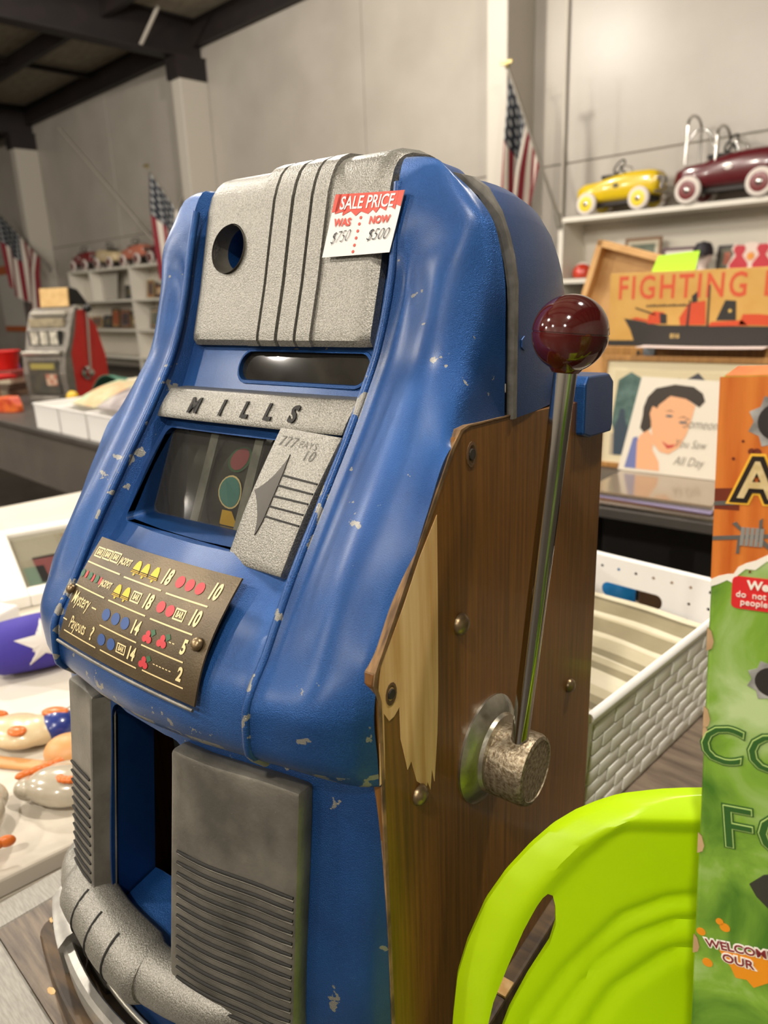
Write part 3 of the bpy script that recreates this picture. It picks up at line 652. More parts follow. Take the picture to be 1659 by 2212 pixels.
# --- lid at the back
ARCH = [(.2015, .574), (.2015, .62), (.2015, .672), (.1985, .69), (.194, .706), (.188, .7215), (.177, .738), (.166, .746), (.151, .7505), (.12, .754), (.06, .756), (0, .757)]
ARF = [(x, z) for x, z in ARCH] + [(lx(x), z) for x, z in ARCH[-2::-1]]
lr = []
for t in np.linspace(0, .985, 18):
    th = t * PI / 2; y = .1945 + .192 * math.sin(th); a = max(math.cos(th), .02); ka = a ** .33; kb = a ** .36
    lr.append([(x * ka, y, .574 + (z - .574) * kb) for x, z in ARF])
lid = mk('lid', grid(lr), M_BLUE2, SM)
_n = lid.data.polygons[5].normal
bake(lid, [('SOLIDIFY', dict(thickness=.004, offset=(-1 if _n.x * lid.data.polygons[5].center.x > 0 else 1)), None)]); resmooth(lid, 45)
mk('lid_rim', loft([[(x * s, y, .574 + (z - .574) * s2) for s, s2, y in ((1.002, 1.001, .1945), (1.006, 1.008, .1945), (1.006, 1.008, .1885), (.975, .975, .1885), (.975, .975, .1945))] for x, z in ARF]), mat('grey_cast_rim', '#6a675f', '#85817a', rough=.5, metal=.5, scale=90), SM, smooth=40)
mk('lid_rivet', lathe([(.0055, 0), (.0052, .0008), (.001, .0009)], 6, T(.2014, .207, .629) @ Ry(PI / 2)), M_BLUE2, lid)
hk = [(.318, .540), (.318, .585), (.324, .592), (.376, .589), (.388, .581), (.390, .540), (.388, .532), (.335, .535)]
mk('rear_bracket', join(prism(hk, .195, .2075, lambda a, b, h: (h, a, b)), box(.12, .2, .355, .392, .566, .588)), M_BLUE2, SM, bevel=.002)
# --- lever
lv = mk('lever_escutcheon', lathe([(.046, 0), (.046, .002), (.040, .007), (.033, .010), (.0315, .013), (.03, .013)], 40, T(.2, .155, .305) @ Ry(PI / 2)), M_HUB, SM, smooth=40)
hb = mk('lever_hub', lathe([(.0295, .010), (.0295, .040), (.028, .0435), (.025, .0445), (.0245, .0435), (.0005, .0437)], 36, T(.2, .1565, .299) @ Ry(PI / 2)), M_RUST, SM, smooth=35)
_a = Vector((.231, .151, .318)); _b = Vector((.2515, .1725, .626))
mk('lever_shaft', tube([_a, _a.lerp(_b, .5), _b], [.0069, .0075, .0081], 24), M_CHROME, SM, smooth=50)
kd = (_b - _a).normalized(); kc = _b + kd * .0125
KR = .0258
kp = [(.009, -.0262), (.0105, -.0245)] + [(KR * math.sin(a), -KR * math.cos(a)) for a in np.linspace(.45, PI / 2 - .03, 14)] + [(KR - .0006, -.0004), (KR - .0006, .0006)] + [(KR * math.sin(a), -KR * math.cos(a)) for a in np.linspace(PI / 2 + .03, PI - .01, 18)]
kn = mk('lever_knob', lathe(kp, 48, T(*kc) @ kd.to_track_quat('Z', 'Y').to_matrix().to_4x4()), M_KNOB, SM, smooth=30)
tag(kn, 'glossy maroon ball knob'); tag(hb, 'pitted rusty hub')

# ================================================================== TABLES
M_GRAIN = mat('grey_brown_woodgrain', '#33291f', '#857462', rough=.5, scale=9, stretch=(1.5, 16, 1), detail=9, contrast=(.3, .7), bump=.2, bscale=160)
M_GRAIN2 = mat('grey_brown_woodgrain_two', '#4f4237', '#857565', rough=.5, scale=7, stretch=(2, 12, 1), detail=7, contrast=(.25, .75))
M_ALU = mat('brushed_aluminium_edge', '#86827a', '#9c988f', rough=.5, metal=.2, scale=60, stretch=(1, 8, 1))
M_DLEG = mat('dark_table_leg', '#2b2826', rough=.5, metal=.3)
def leg_set(parent, x0, x1, y0, y1, h, m=M_DLEG, r=.018):
    for x in (x0, x1):
        for y in (y0, y1): mk('leg', cyl((x, y, 0), (x, y, h), r, n=12), m, parent)
# table under the machine, turned a little; its front left corner is in view
TA = math.radians(-7.5)
t = thing('display_table', 'woodgrain topped table with bright metal edging under the blue slot machine', 'table', (-.302, -.062, 0), TA)
mk('table_top', box(0, .478, 0, .49, TZ - .024, TZ), M_GRAIN, t)
mk('metal_edge', box(-.042, .478, -.044, 0, TZ - .03, TZ), M_ALU, t, bevel=.003)
mk('metal_edge', box(-.042, 0, 0, .49, TZ - .03, TZ), M_ALU, t, bevel=.003)
mk('apron', join(box(0, .46, .02, .03, TZ - .09, TZ - .026), box(0, .01, .02, .47, TZ - .09, TZ - .026)), M_DLEG, t)
leg_set(t, .04, .44, .05, .45, TZ - .026)
# table behind with the basket
t = thing('display_table', 'woodgrain topped table carrying the white plastic basket', 'table', (.1, .46, 0), math.radians(-8.6))
mk('table_top', box(-.3, .62, .0, .72, TZ - .024, TZ), M_GRAIN2, t)
mk('metal_edge', box(-.3, .62, -.012, 0, TZ - .03, TZ), M_ALU, t)
mk('metal_edge', box(.62, .65, 0, .72, TZ - .03, TZ), M_ALU, t)
leg_set(t, -.25, .57, .04, .68, TZ - .026)
# white covered table to the left
M_CLOTH = mat('white_table_cloth', '#cdc5b6', '#d6cebf', rough=.65, scale=5)
t = thing('display_table', 'white covered table crowded with framed prints and figurines left of the machine', 'table', (-.37, -.03, 0), math.radians(-12))
mk('table_top', box(-1.9, -.01, -.5, 1.0, TZ - .03, TZ - .002), M_CLOTH, t, bevel=.004)
mk('cloth_skirt', join(box(-1.9, -.01, -.5, -.495, .3, TZ - .03), box(-.015, -.01, -.5, 1.0, .3, TZ - .03)), M_CLOTH, t)
leg_set(t, -1.85, -.08, -.42, .92, TZ - .03)

# ================================================================== LIME CHAIR AND TOY BOX
M_LIME = mat('lime_plastic', '#b2d800', '#b9de04', rough=.38, scale=3)
CHX = Vector((.866, .5, 0)); CHO = Vector((.46, .195, 0))
chA = math.atan2(CHX.y, CHX.x)
ch = thing('plastic_chair', 'lime green plastic chair with a rounded, slotted back, beside the machine', 'chair', CHO, chA)
CH_Z = [.66, .76, .82, .87, .9136, .9458, .9838, 1.01, 1.0336, 1.0504, 1.0618, 1.0696, 1.0754, 1.0796, 1.0812, 1.0828, 1.0835]
CH_A = [.274, .2755, .275, .2723, .2684, .2605, .2469, .2321, .2145, .1989, .1836, .1683, .1533, .1262, .1053, .05, .0]
slot_l = [(-.246, .78), (-.2465, .873), (-.2413, .9026), (-.2312, .9353), (-.2199, .9699), (-.2104, .9931), (-.2066, 1.0), (-.2031, 1.0032), (-.1994, 1.0002), (-.1971, .99), (-.1963, .9732), (-.2001, .9557), (-.2156, .9234), (-.2289, .89), (-.236, .865), (-.238, .78)]
RIDG = [[(-.225, .83), (-.211, .8826), (-.185, .931), (-.148, .980), (-.117, .9965), (-.06, 1.004), (0, 1.006)], [(-.21, .83), (-.1938, .879), (-.165, .935), (-.140, .961), (-.112, .976), (-.05, .985), (0, .987)], [(-.185, .82), (-.163, .8856), (-.1508, .912), (-.1136, .9487), (-.05, .962), (0, .965)]]
def segd(p, a, b):
    ax, ay = b[0] - a[0], b[1] - a[1]; t_ = max(0, min(1, ((p[0] - a[0]) * ax + (p[1] - a[1]) * ay) / (ax * ax + ay * ay))); return math.hypot(p[0] - a[0] - ax * t_, p[1] - a[1] - ay * t_)
def bowl(a, z):
    p = (-abs(a), z); g_ = 0
    if z > .8:
        for L_ in RIDG: g_ += math.exp(-(min(segd(p, L_[i], L_[i + 1]) for i in range(len(L_) - 1)) / .0055) ** 2)
    return -.006 + .014 * (1 - (a / .275) ** 2) + .004 * g_
def back_panel():
    na, nz = 84, 84; A = []
    for j in range(nz + 1):
        s_ = j / nz; z = .66 + (1.0834 - .66) * (1 - (1 - s_) ** 1.8); w = float(np.interp(z, CH_Z, CH_A))
        A.append([(w * (2 * i / na - 1), z) for i in range(na + 1)])
    def pt(a, z, h):
        w = float(np.interp(z, CH_Z, CH_A)); d = min(max(w - abs(a), 0), max(1.0835 - z, 0) * 1.4)
        return (a, bowl(a, z) + .010 * (1 - min(1, d / .03)) ** 2 - .006 * max(0, 1 - abs(d - .02) / .02) + h, z)
    F_ = [[pt(a, z, 0) for a, z in r] for r in A]; B_ = [[pt(a, z, .005) for a, z in r] for r in A]
    v1, f1 = grid(F_); v2, f2 = grid(B_); o = len(v1); w_ = na + 1
    Fs = list(f1) + [tuple(i + o for i in q[::-1]) for q in f2]
    rim_ = list(range(w_)) + [i * w_ + na for i in range(1, nz + 1)] + [nz * w_ + j for j in range(na - 1, -1, -1)] + [i * w_ for i in range(nz - 1, 0, -1)]
    for k in range(len(rim_)):
        a, b = rim_[k], rim_[(k + 1) % len(rim_)]; Fs.append((a, b, b + o, a + o))
    return v1 + v2, Fs
cb_ = mk('backrest', back_panel(), M_LIME, ch)
bake(cb_, [('WELD', dict(merge_threshold=.0003), None), ('BOOLEAN', dict(operation='DIFFERENCE', solver='EXACT'), ycut(slot_l, -.2, .2)), ('BOOLEAN', dict(operation='DIFFERENCE', solver='EXACT'), ycut([(-a, z) for a, z in slot_l], -.2, .2))]); resmooth(cb_, 40)
mk('seat', slab(lambda u, v, h: (-.235 + .47 * u, -.42 + .42 * v - .0, .645 - .012 * math.sin(PI * u) * math.sin(PI * v) - h), 12, 12, .02), M_LIME, ch, smooth=40, bevel=.004)
for sx in (-1, 1):
    for y0, y1 in ((-.39, -.41), (-.03, .04)): mk('leg', tube([(sx * .205, y0, .632), (sx * .225, y1, 0)], [.022, .016], 10), M_LIME, ch, smooth=50)
# toy box leaning on the chair seat
BXX = Vector((math.cos(.085), math.sin(.085), 0)); BX0 = Vector((.4025, .0865, 0))
bxA = math.atan2(BXX.y, BXX.x)
tb = thing('toy_box', 'tall orange and green printed toy box standing on the lime chair', 'box', (BX0.x, BX0.y, .646), bxA)
tb.rotation_euler = (0, math.radians(-2.6), bxA)
BZ0 = .646
M_CARDB = mat('cardboard', '#a98560', '#c2a47c', rough=.8, scale=30)
def bx_mat():
    m = bpy.data.materials.new('box_print'); m.use_nodes = True; nt = m.node_tree; N = nt.nodes; L = nt.links; b = N['Principled BSDF']; b.inputs['Roughness'].default_value = .35
    tc = N.new('ShaderNodeTexCoord'); n = N.new('ShaderNodeTexNoise'); n.inputs['Scale'].default_value = 16; n.inputs['Detail'].default_value = 6; n.inputs['Distortion'].default_value = .8; L.new(tc.outputs['Object'], n.inputs['Vector'])
    r = N.new('ShaderNodeValToRGB'); e = r.color_ramp.elements; e[0].position = .33; e[0].color = lin('#3f6c1e'); e[1].position = .68; e[1].color = lin('#b4c98e'); x = e.new(.5); x.color = lin('#7ba238')
    L.new(n.outputs['Fac'], r.inputs[0]); L.new(r.outputs[0], b.inputs['Base Color']); return m
M_BOXG = bx_mat()
M_BOXO = mat('box_wood_print', '#b9581c', '#e08a3c', rough=.35, scale=10, stretch=(9, 1, .7), detail=6, contrast=(.3, .7))
BW, BH, BD = .24, .729, .052
bd = mk('carton', box(0, BW, 0, BD, 0, BH), M_BOXG, tb, bevel=.002)
def bprint(poly, m, name, lift=.0003, parent=bd): 
    return mk(name, prism(poly, 0, lift, lambda a, b, h: (a, -h, b)), m, parent)
zt = lambda z: z - BZ0
tear = [(0, zt(1.268)), (.004, zt(1.2705)), (.008, zt(1.272)), (.011, zt(1.2725)), (.013, zt(1.2765)), (.0165, zt(1.279)), (.021, zt(1.281)), (.026, zt(1.2845)), (.03, zt(1.287)), (.04, zt(1.291)), (.06, zt(1.296)), (.1, zt(1.302)), (.18, zt(1.298)), (BW, zt(1.31))]
bprint(tear + [(BW, BH), (0, BH)], M_BOXO, 'orange_wood_print', .0003)
bprint([(a, b - .0042 - .0012 * math.sin(a * 700)) for a, b in tear] + [(a, b) for a, b in tear[::-1]], mat('torn_white', '#efe9dd', rough=.6), 'torn_edge', .0005)
def burst(a, z, r):
    bprint([(a + (r * (1.5 if k % 2 == 0 else 1.18)) * math.cos(2 * PI * k / 18), z + (r * (1.5 if k % 2 == 0 else 1.18)) * math.sin(2 * PI * k / 18)) for k in range(18)], mat('torn_metal_print', '#b7b5b2', '#6b6966', rough=.4, scale=60), 'bullet_hole_rim', .0006)
    bprint(circ(a, z, r, n=24), mat('hole_print', '#2b2524', rough=.5), 'bullet_hole', .0009)
burst(.0275, zt(1.3530), .0095); burst(.0325, zt(1.214), .0085)
M_BLK2 = mat('print_black', '#241a14', rough=.4); M_PYEL = mat('print_yellow', '#f0b93a', rough=.4); M_PTAN = mat('print_tan', '#d9c394', '#c7ad78', rough=.45, scale=200); M_PRED = mat('print_red', '#d22a2c', rough=.4); M_PDG = mat('print_dark_green', '#2f5a24', rough=.45); M_PLG = mat('print_light_green', '#b9d27c', rough=.45); M_PORG = mat('print_orange', '#e08a1c', rough=.45); M_PWHT = mat('print_white', '#f2ece2', rough=.45); M_PMAR = mat('print_maroon', '#7e2030', rough=.45); M_PBRN = mat('print_brown', '#6d2a14', rough=.45)
def btext(s, a, z, size, m, name='lettering', lift=.0008, bold=.0, shear=0., align='LEFT', rot=0., sx=1.):
    M_ = Rz(rot)
    return mk(name, xf(xf(text2d(s, size, lift * .3, shear, bold, align), M_), fn=lambda x, y, h: (a + x * sx, -lift - h, z + y)), m, bd)
for off, m_, lf in ((.0042, M_PYEL, .0006), (.0030, M_BLK2, .0010), (.0004, M_PTAN, .0018)): btext('AS', .0112, zt(1.3225), .0265, m_, 'title_lettering', lf, off, sx=.92)
bprint([(0, zt(1.318)), (.012, zt(1.319)), (.012, zt(1.307)), (0, zt(1.307))], M_PBRN, 'stain_print', .0004)
for a0, z0, a1, z1 in ((0, 1.309, .01, 1.310), (0, 1.290, .055, 1.2975), (.055, 1.2975, .2, 1.33)):
    bprint([(a0, zt(z0)), (a1, zt(z1)), (a1, zt(z1) + .0022), (a0, zt(z0) + .0022)], mat('wire_print', '#5f5c58', rough=.4), 'barbed_wire', .0007)
for k in range(5): bprint([(.013 + .0022 * k, zt(1.2885)), (.0148 + .0022 * k, zt(1.2887)), (.0152 + .0022 * k, zt(1.2985)), (.0134 + .0022 * k, zt(1.2983))], mat('wire_print2', '#8b8883', rough=.4), 'barb_coil', .0010)
for q in ([(.009, 1.300), (.011, 1.301), (.015, 1.296), (.0145, 1.295)], [(.0115, 1.284), (.013, 1.284), (.0135, 1.293), (.012, 1.293)], [(.0215, 1.296), (.023, 1.296), (.023, 1.304), (.0215, 1.3025)], [(.021, 1.292), (.027, 1.287), (.0285, 1.288), (.023, 1.2935)]): bprint([(a, zt(z)) for a, z in q], mat('wire_print', '#5f5c58'), 'barb', .0009)
for a, z, r in ((.016, 1.338, .0016), (.0185, 1.3375, .0021), (.012, 1.343, .0007), (.0185, 1.2745 + .0, .0006), (.0225, 1.2985, .001), (.008, 1.334, .0008), (.0295, 1.2975, .0012)): bprint(circ(a, zt(z), r, n=10), M_PBRN, 'splatter', .0006)
bprint(rrect(.0105, .12, zt(1.2535), zt(1.2715), .0028), M_PRED, 'warning_panel', .0007)
btext('Wea', .0178, zt(1.2672), .0066, M_PWHT, lift=.0011, bold=.0002)
btext('do  not', .0125, zt(1.2617), .0048, M_PWHT, lift=.0011); btext('people', .0148, zt(1.2575), .0048, M_PWHT, lift=.0011)
for off, m_, lf in ((.0011, M_PDG, .0005), (.0003, M_PLG, .0008), (-.0002, M_PDG, .0010)):
    btext('CO', -.0035, zt(1.168), .034, m_, 'stencil_lettering', lf, off, .1, rot=.05); btext('FO', .0105, zt(1.116), .040, m_, 'stencil_lettering', lf, off, .0, rot=.1)
for a, z, r in ((.0135, 1.0495, .0022), (.0165, 1.0465, .0029), (.0035, 1.0375, .0026), (.008, 1.016, .003)): bprint(circ(a, zt(z), r, n=14), M_PORG, 'paint_drop', .0005)
bprint([(.014, zt(1.0285)), (.022, zt(1.031)), (.032, zt(1.036)), (.045, zt(1.044)), (.06, zt(1.05)), (.06, zt(1.02)), (.042, zt(1.018)), (.034, zt(1.010)), (.030, zt(1.014)), (.024, zt(1.0125)), (.021, zt(1.019))], M_PORG, 'paint_splash', .0004)
for off, m_, lf in ((.0009, M_PWHT, .0007), (.0001, M_PMAR, .0010)):
    btext('WELCOME', .0065, zt(1.031), .0078, m_, 'slogan_lettering', lf, off, rot=.2); btext('OUR', .0160, zt(1.0245), .0082, m_, 'slogan_lettering', lf, off, rot=.12)
bprint([(.028, zt(1.083)), (.035, zt(1.092)), (.06, zt(1.105)), (.09, zt(1.10)), (.1, zt(1.06)), (.05, zt(1.06)), (.032, zt(1.076))], mat('print_black_gun', '#262522', '#35332f', rough=.4, scale=20), 'black_toy_print', .0005)
mk('orange_top', box(.002, BW - .002, .002, BD - .002, BH, BH + .0004), M_BOXO, bd)
for z in (1.226, 1.178, 1.166, 1.094, 1.02): mk('worn_corner', xf(prism([(-.0006, zt(z)), (.0022, zt(z) + .002), (.003, zt(z) + .006), (.0015, zt(z) + .012), (-.0006, zt(z) + .014)], 0, .0008, lambda a, b, h: (a, -h, b))), M_CARDB, bd)

# ================================================================== WHITE BASKET WITH ENVELOPES
M_PLAS = mat('white_plastic', '#ebe8e4', rough=.4)
bkA = math.radians(-8.6); BL, BWd, BHh = .47, .30, .185
bk = thing('plastic_basket', 'white plastic basket with a woven pattern behind the machine', 'basket', (.172, .445, TZ + .0015), bkA)
FL = .014    # flare
def wall_slab(p0, p1, t):   # wall from p0 to p1 (bottom xy), outward normal to the right of travel
    d = Vector((p1[0] - p0[0], p1[1] - p0[1], 0)); nrm = Vector((d.y, -d.x, 0)).normalized(); dn = d.normalized()
    def f(u, v, h):
        q = Vector((p0[0], p0[1], .004)) + d * u + nrm * (FL * v - h) + dn * (FL * v * (2 * u - 1)); q.z += (BHh - .004) * v; return tuple(q)
    return slab(f, 2, 2, t)
bw = [(-.0, 0), (0, BL), (-BWd, BL), (-BWd, 0)]
side = mk('basket_wall', wall_slab(bw[0], bw[1], .003), M_PLAS, bk)
far = mk('basket_wall', wall_slab(bw[1], bw[2], .003), M_PLAS, bk)
_bc = [cyl((x, BL - .03, z), (x, BL + .05, z), .0032, n=8) for x, z in [(-.045 - .0335 * k, .165) for k in range(7)] + [(-.045, .135), (-.0785, .135), (-.045, .105), (-.0785, .105)]]
bake(far, [('BOOLEAN', dict(operation='DIFFERENCE', solver='EXACT'), ycut(rrect(-.243, -.125, .108, .136, .013, 6), BL - .03, BL + .05))] + [('BOOLEAN', dict(operation='DIFFERENCE', solver='EXACT'), c_) for c_ in _bc])
mk('basket_wall', wall_slab(bw[2], bw[3], .003), M_PLAS, bk); mk('basket_wall', wall_slab(bw[3], bw[0], .003), M_PLAS, bk)
mk('basket_floor', box(-BWd, 0, 0, BL, 0, .005), M_PLAS, bk)
E_ = FL + .002
mk('basket_rim', tube([(E_ * (1 if x > -.1 else -1) + x, y + E_ * (1 if y > .1 else -1), BHh - .002) for x, y in [(0, 0), (0, BL), (-BWd, BL), (-BWd, 0), (0, 0)]] + [], .0062, 10, True), M_PLAS, bk, smooth=50)
tile0 = None
rows_b, cols_b = 7, 9; tw = BL / cols_b; thh = (BHh - .028) / rows_b
def tile_vf(w): return box(0, .0035, .001, w - .001, .0010, thh - .0010)
for r_ in range(rows_b):
    for c_ in range(cols_b + (r_ % 2)):
        y0 = c_ * tw - (tw / 2 if r_ % 2 else 0); y1 = min(y0 + tw, BL); y0 = max(y0, 0)
        zc = .008 + r_ * thh; lx = FL * (zc + thh / 2) / BHh
        full = (y1 - y0) > tw * .9
        if full and tile0 is not None: ob = share('weave_tile', tile0, bk)
        else:
            ob = mk('weave_tile', tile_vf(y1 - y0), M_PLAS, bk, bevel=.0016, seg=2, smooth=50)
            if full: tile0 = ob
        ob.location = (lx - .0008, y0, zc); ob.rotation_euler = (0, math.atan2(FL, BHh) , math.radians(1.2))
M_PAPER = [mat('paper_%d' % k, c1, c2, rough=.7, scale=12) for k, (c1, c2) in enumerate((('#c2b99f', '#cfc7b0'), ('#7d7357', '#8c8265'), ('#a99f82', '#b7ad91'), ('#5f563e', '#70664c')))]
bkM = T(.172, .445, TZ) @ Rz(bkA)
ORD = 'first second third fourth fifth sixth seventh eighth ninth tenth eleventh twelfth thirteenth fourteenth fifteenth sixteenth seventeenth eighteenth nineteenth twentieth twenty-first twenty-second twenty-third twenty-fourth'.split()
rng = random.Random(3)
for k in range(24):
    u = k / 23; w = rng.uniform(.2, .25); hgt = rng.uniform(.112, .124); bow = rng.uniform(-.06, .06)
    o = mk('envelope', slab(lambda a, b, h, w=w, hgt=hgt, bow=bow: (-w / 2 + w * a, h + (.004 * math.sin(PI * a) + .003 * math.sin(7 * a + bow)) * b, hgt * b + .004 * math.sin(5 * a + 9 * bow) * b), 8, 3, .0011), M_PAPER[(k + rng.randrange(2)) % 4])
    o.matrix_world = bkM @ T(-.15 + rng.uniform(-.008, .008), .035 + .325 * u, .012 + .05 * u) @ Rz(rng.uniform(-.002, .002)) @ Rx(-math.radians(60))
    tag(o, 'old paper envelope in the white basket, %s row from the machine' % ORD[k], 'envelope', 'old envelopes filling the white basket')
o = mk('ink_bottle', lathe([(.03, 0), (.033, .01), (.033, .09), (.026, .105), (.014, .11), (.014, .13), (.0005, .131)], 20), mat('blue_gloss', '#1f7fc4', '#2b95dc', rough=.3, scale=40), loc=(-.005, 1.035, TZ + .001), smooth=40); o.scale = (1.35, 1.35, 1.1)
tag(o, 'bright blue container seen through the handle slot of the white basket', 'container')
o = mk('brown_carton', box(-.05, .06, -.05, .05, 0, .12), mat('brown_card', '#5a4028', '#6f5236', rough=.7, scale=20), loc=(.10, 1.05, TZ + .001), rot=(0, 0, .2), bevel=.003); tag(o, 'small brown carton seen through the handle slot of the white basket', 'box')
o = mk('toy_car_strip', loft([[(x, -.02, 0), (x, .02, 0), (x, .02, .022), (x, -.02, .022)] for x in (0, .12)]), mat('lime_print', '#a9cf3a', rough=.5), loc=(.295, .86, TZ), rot=(0, 0, -.3), bevel=.004)
o.name = 'folded_leaflet'; tag(o, 'small lime and white leaflet lying beyond the basket corner', 'leaflet')

# ================================================================== MID-GROUND RIGHT: TABLE OF RECORDS AND PICTURES
M_DTAB = mat('dark_grey_table', '#3b3733', '#4a4540', rough=.45, scale=4)
t = thing('display_table', 'dark grey table carrying records and pictures right of the machine', 'table', (-.2, 1.86, 0), -.03)
mk('table_top', box(-1.0, 1.5, 0, 1.1, TZ - .035, TZ), M_DTAB, t, bevel=.004)
for x in (-.95, -.22, 1.4):
    for y in (.12, .98): mk('leg', box(x - .03, x + .03, y - .03, y + .03, 0, TZ - .036), M_DLEG, t)
mk('under_table_shade', box(-.98, 1.45, .55, .565, .0, TZ - .04), mat('dark_panel', '#1d1916', rough=.7), t)  # added dark board standing in for the deep shade under the table
mk('lower_shelf', box(-.98, 1.45, .1, 1.0, .2, .225), mat('brown_board', '#3c3226', '#53463a', rough=.6, scale=6), t)
# flat records in plastic sleeves
cols = ['#b8a98f', '#8d7f74', '#c9884a', '#9a8fb0', '#cfc6b4', '#7f6d58']
for k in range(6):
    o = mk('record_sleeve', box(-.19, .19, -.16, .16, 0, .0075), mat('sleeve_%d' % k, cols[k], rough=.18, coat=.5), loc=(-.19 + .012 * math.sin(k * 2.1), 2.035 + .008 * math.cos(k * 3), TZ + .0006 + .0082 * k), rot=(0, 0, -.05 + .03 * math.sin(k * 1.7)), bevel=.001, seg=1)
    tag(o, '%s album sleeve lying flat in the stack, %s from the bottom' % (('tan', 'grey brown', 'orange', 'mauve', 'cream', 'brown')[k], ('first', 'second', 'third', 'fourth', 'fifth', 'topmost')[k]), 'record', 'flat album sleeves on the dark table')
# album standing on them with a printed portrait
LPZ = TZ + .0505
al = thing('record_album', 'white album cover with a dark haired woman printed on it, standing on the stack', 'record', (-.40, 2.17, LPZ), -.02)
al.rotation_euler = (-.13, 0, -.02)
M_ALB = mat('album_white', '#ddd5c6', rough=.2, coat=.4)
ab = mk('cover', xf(prism([(0, 0), (.335, 0), (.335, .315), (.05, .322)], 0, .006, lambda a, b, h: (a, h, b))), M_ALB, al)
def ap_(poly, m, name, l): return mk(name, prism(poly, 0, .0004, lambda a, b, h: (a + .012, -h - l, b)), m, ab)
M_SKIN = mat('print_skin', '#e0a87f', rough=.25); M_HAIR = mat('print_hair', '#3a332d', rough=.25); M_DRS = mat('print_dress', '#6c74a6', rough=.25)
ap_([(.01, .01), (.05, .01), (.055, .06), (.045, .12), (.03, .115)], M_DRS, 'dress_print', .0002)
ap_([(.05, .01), (.13, .01), (.125, .04), (.10, .08), (.10, .12), (.075, .15), (.05, .12), (.045, .10)], M_SKIN, 'neck_print', .0004)
ap_([(.055, .19), (.05, .15), (.065, .135), (.085, .15), (.1, .2), (.13, .255), (.2, .25), (.235, .23), (.25, .25), (.24, .275), (.21, .295), (.15, .30), (.09, .285), (.065, .255), (.055, .22)], M_HAIR, 'hair_print', .0006)
ap_([(.085, .17), (.10, .10), (.125, .075), (.155, .07), (.185, .095), (.205, .14), (.215, .19), (.222, .235), (.19, .255), (.14, .262), (.105, .23)], M_SKIN, 'face_print', .0008)
ap_([(.085, .175), (.078, .20), (.085, .225), (.1, .22), (.1, .18)], M_SKIN, 'ear_print', .0010)
ap_([(.128, .112), (.15, .1), (.172, .104), (.184, .115), (.165, .093), (.148, .088)], mat('print_lips', '#b8443c', rough=.3), 'mouth_print', .0012)
for a, b in ((.143, .196), (.188, .178)): ap_(circ(a, b, .012, .0045, 12), mat('print_eye', '#5f6266', rough=.3), 'eye_print', .0012); ap_([(a - .018, b + .014), (a + .002, b + .02), (a + .016, b + .013), (a + .002, b + .017)], M_HAIR, 'brow_print', .0012)
for s_, a, b, sz in (('Someone', .2, .175, .045), ('You Saw', .18, .108, .038), ('All Day', .185, .05, .042)):
    mk('cover_lettering', xf(text2d(s_, sz, 0, .35, -.0004, 'LEFT'), fn=lambda x, y, h, a=a, b=b: (a + x * .75, -.0018, b + y)), mat('print_grey', '#6b645b', rough=.4), ab, fix=False)
# framed print behind it
fp = thing('framed_print', 'framed street scene print with a cream mat, leaning behind the album', 'picture', (-.545, 2.385, TZ + .001), -.01)
fp.rotation_euler = (-.07, 0, -.01)
M_WFR = mat('honey_wood', '#8a5f2c', '#a87a3f', rough=.45, scale=12, stretch=(6, 1, 1)); M_CREAM = mat('cream_mat', '#d8cba9', rough=.6)
mk('frame', join(box(-.02, .85, 0, .02, 0, .02), box(-.02, .85, 0, .02, .40, .42), box(-.02, .0, 0, .02, .02, .40), box(.83, .85, 0, .02, .02, .40)), M_WFR, fp, bevel=.002)
pm = mk('mat_board', box(0, .83, .008, .012, .02, .40), M_CREAM, fp)
def fpp(poly, c, name, l, c2=None): return mk(name, prism(poly, 0, .0004, lambda a, b, h: (a, .008 - h - l, b)), mat('print_' + c + (c2 or ''), c, c2, rough=.6, scale=30), pm)
fpp([(.03, .05), (.80, .05), (.80, .365), (.03, .365)], '#cdbf9c', 'print_sky', .0002)
fpp([(.03, .17), (.045, .33), (.09, .36), (.13, .34), (.155, .27), (.16, .2), (.17, .16), (.14, .12), (.05, .12)], '#3c5650', 'print_tree', .0005, '#55706a')
fpp([(.24, .17), (.24, .32), (.262, .345), (.285, .32), (.285, .17)], '#585a60', 'print_tower', .0006)
fpp([(.27, .16), (.28, .335), (.325, .365), (.36, .33), (.36, .16)], '#3f3f45', 'print_tower', .0008)
fpp([(.35, .2), (.42, .31), (.80, .345), (.80, .14), (.35, .14)], '#94585a', 'print_house', .0009, '#a56a68')
fpp([(.36, .3), (.48, .36), (.42, .29), (.36, .23)], '#b79a80', 'print_roof', .0011)
fpp([(.03, .05), (.80, .05), (.80, .16), (.30, .15), (.03, .13)], '#a89a86', 'print_street', .0010)
fpp([(.045, .05), (.04, .15), (.055, .19), (.06, .225), (.075, .225), (.08, .19), (.095, .15), (.085, .05)], '#33414e', 'print_figure', .0013)
for a, b in ((.5, .25), (.6, .27), (.7, .28)): fpp([(a, b), (a + .03, b + .003), (a + .03, b - .05), (a, b - .05)], '#4a4a55', 'print_window', .0012)
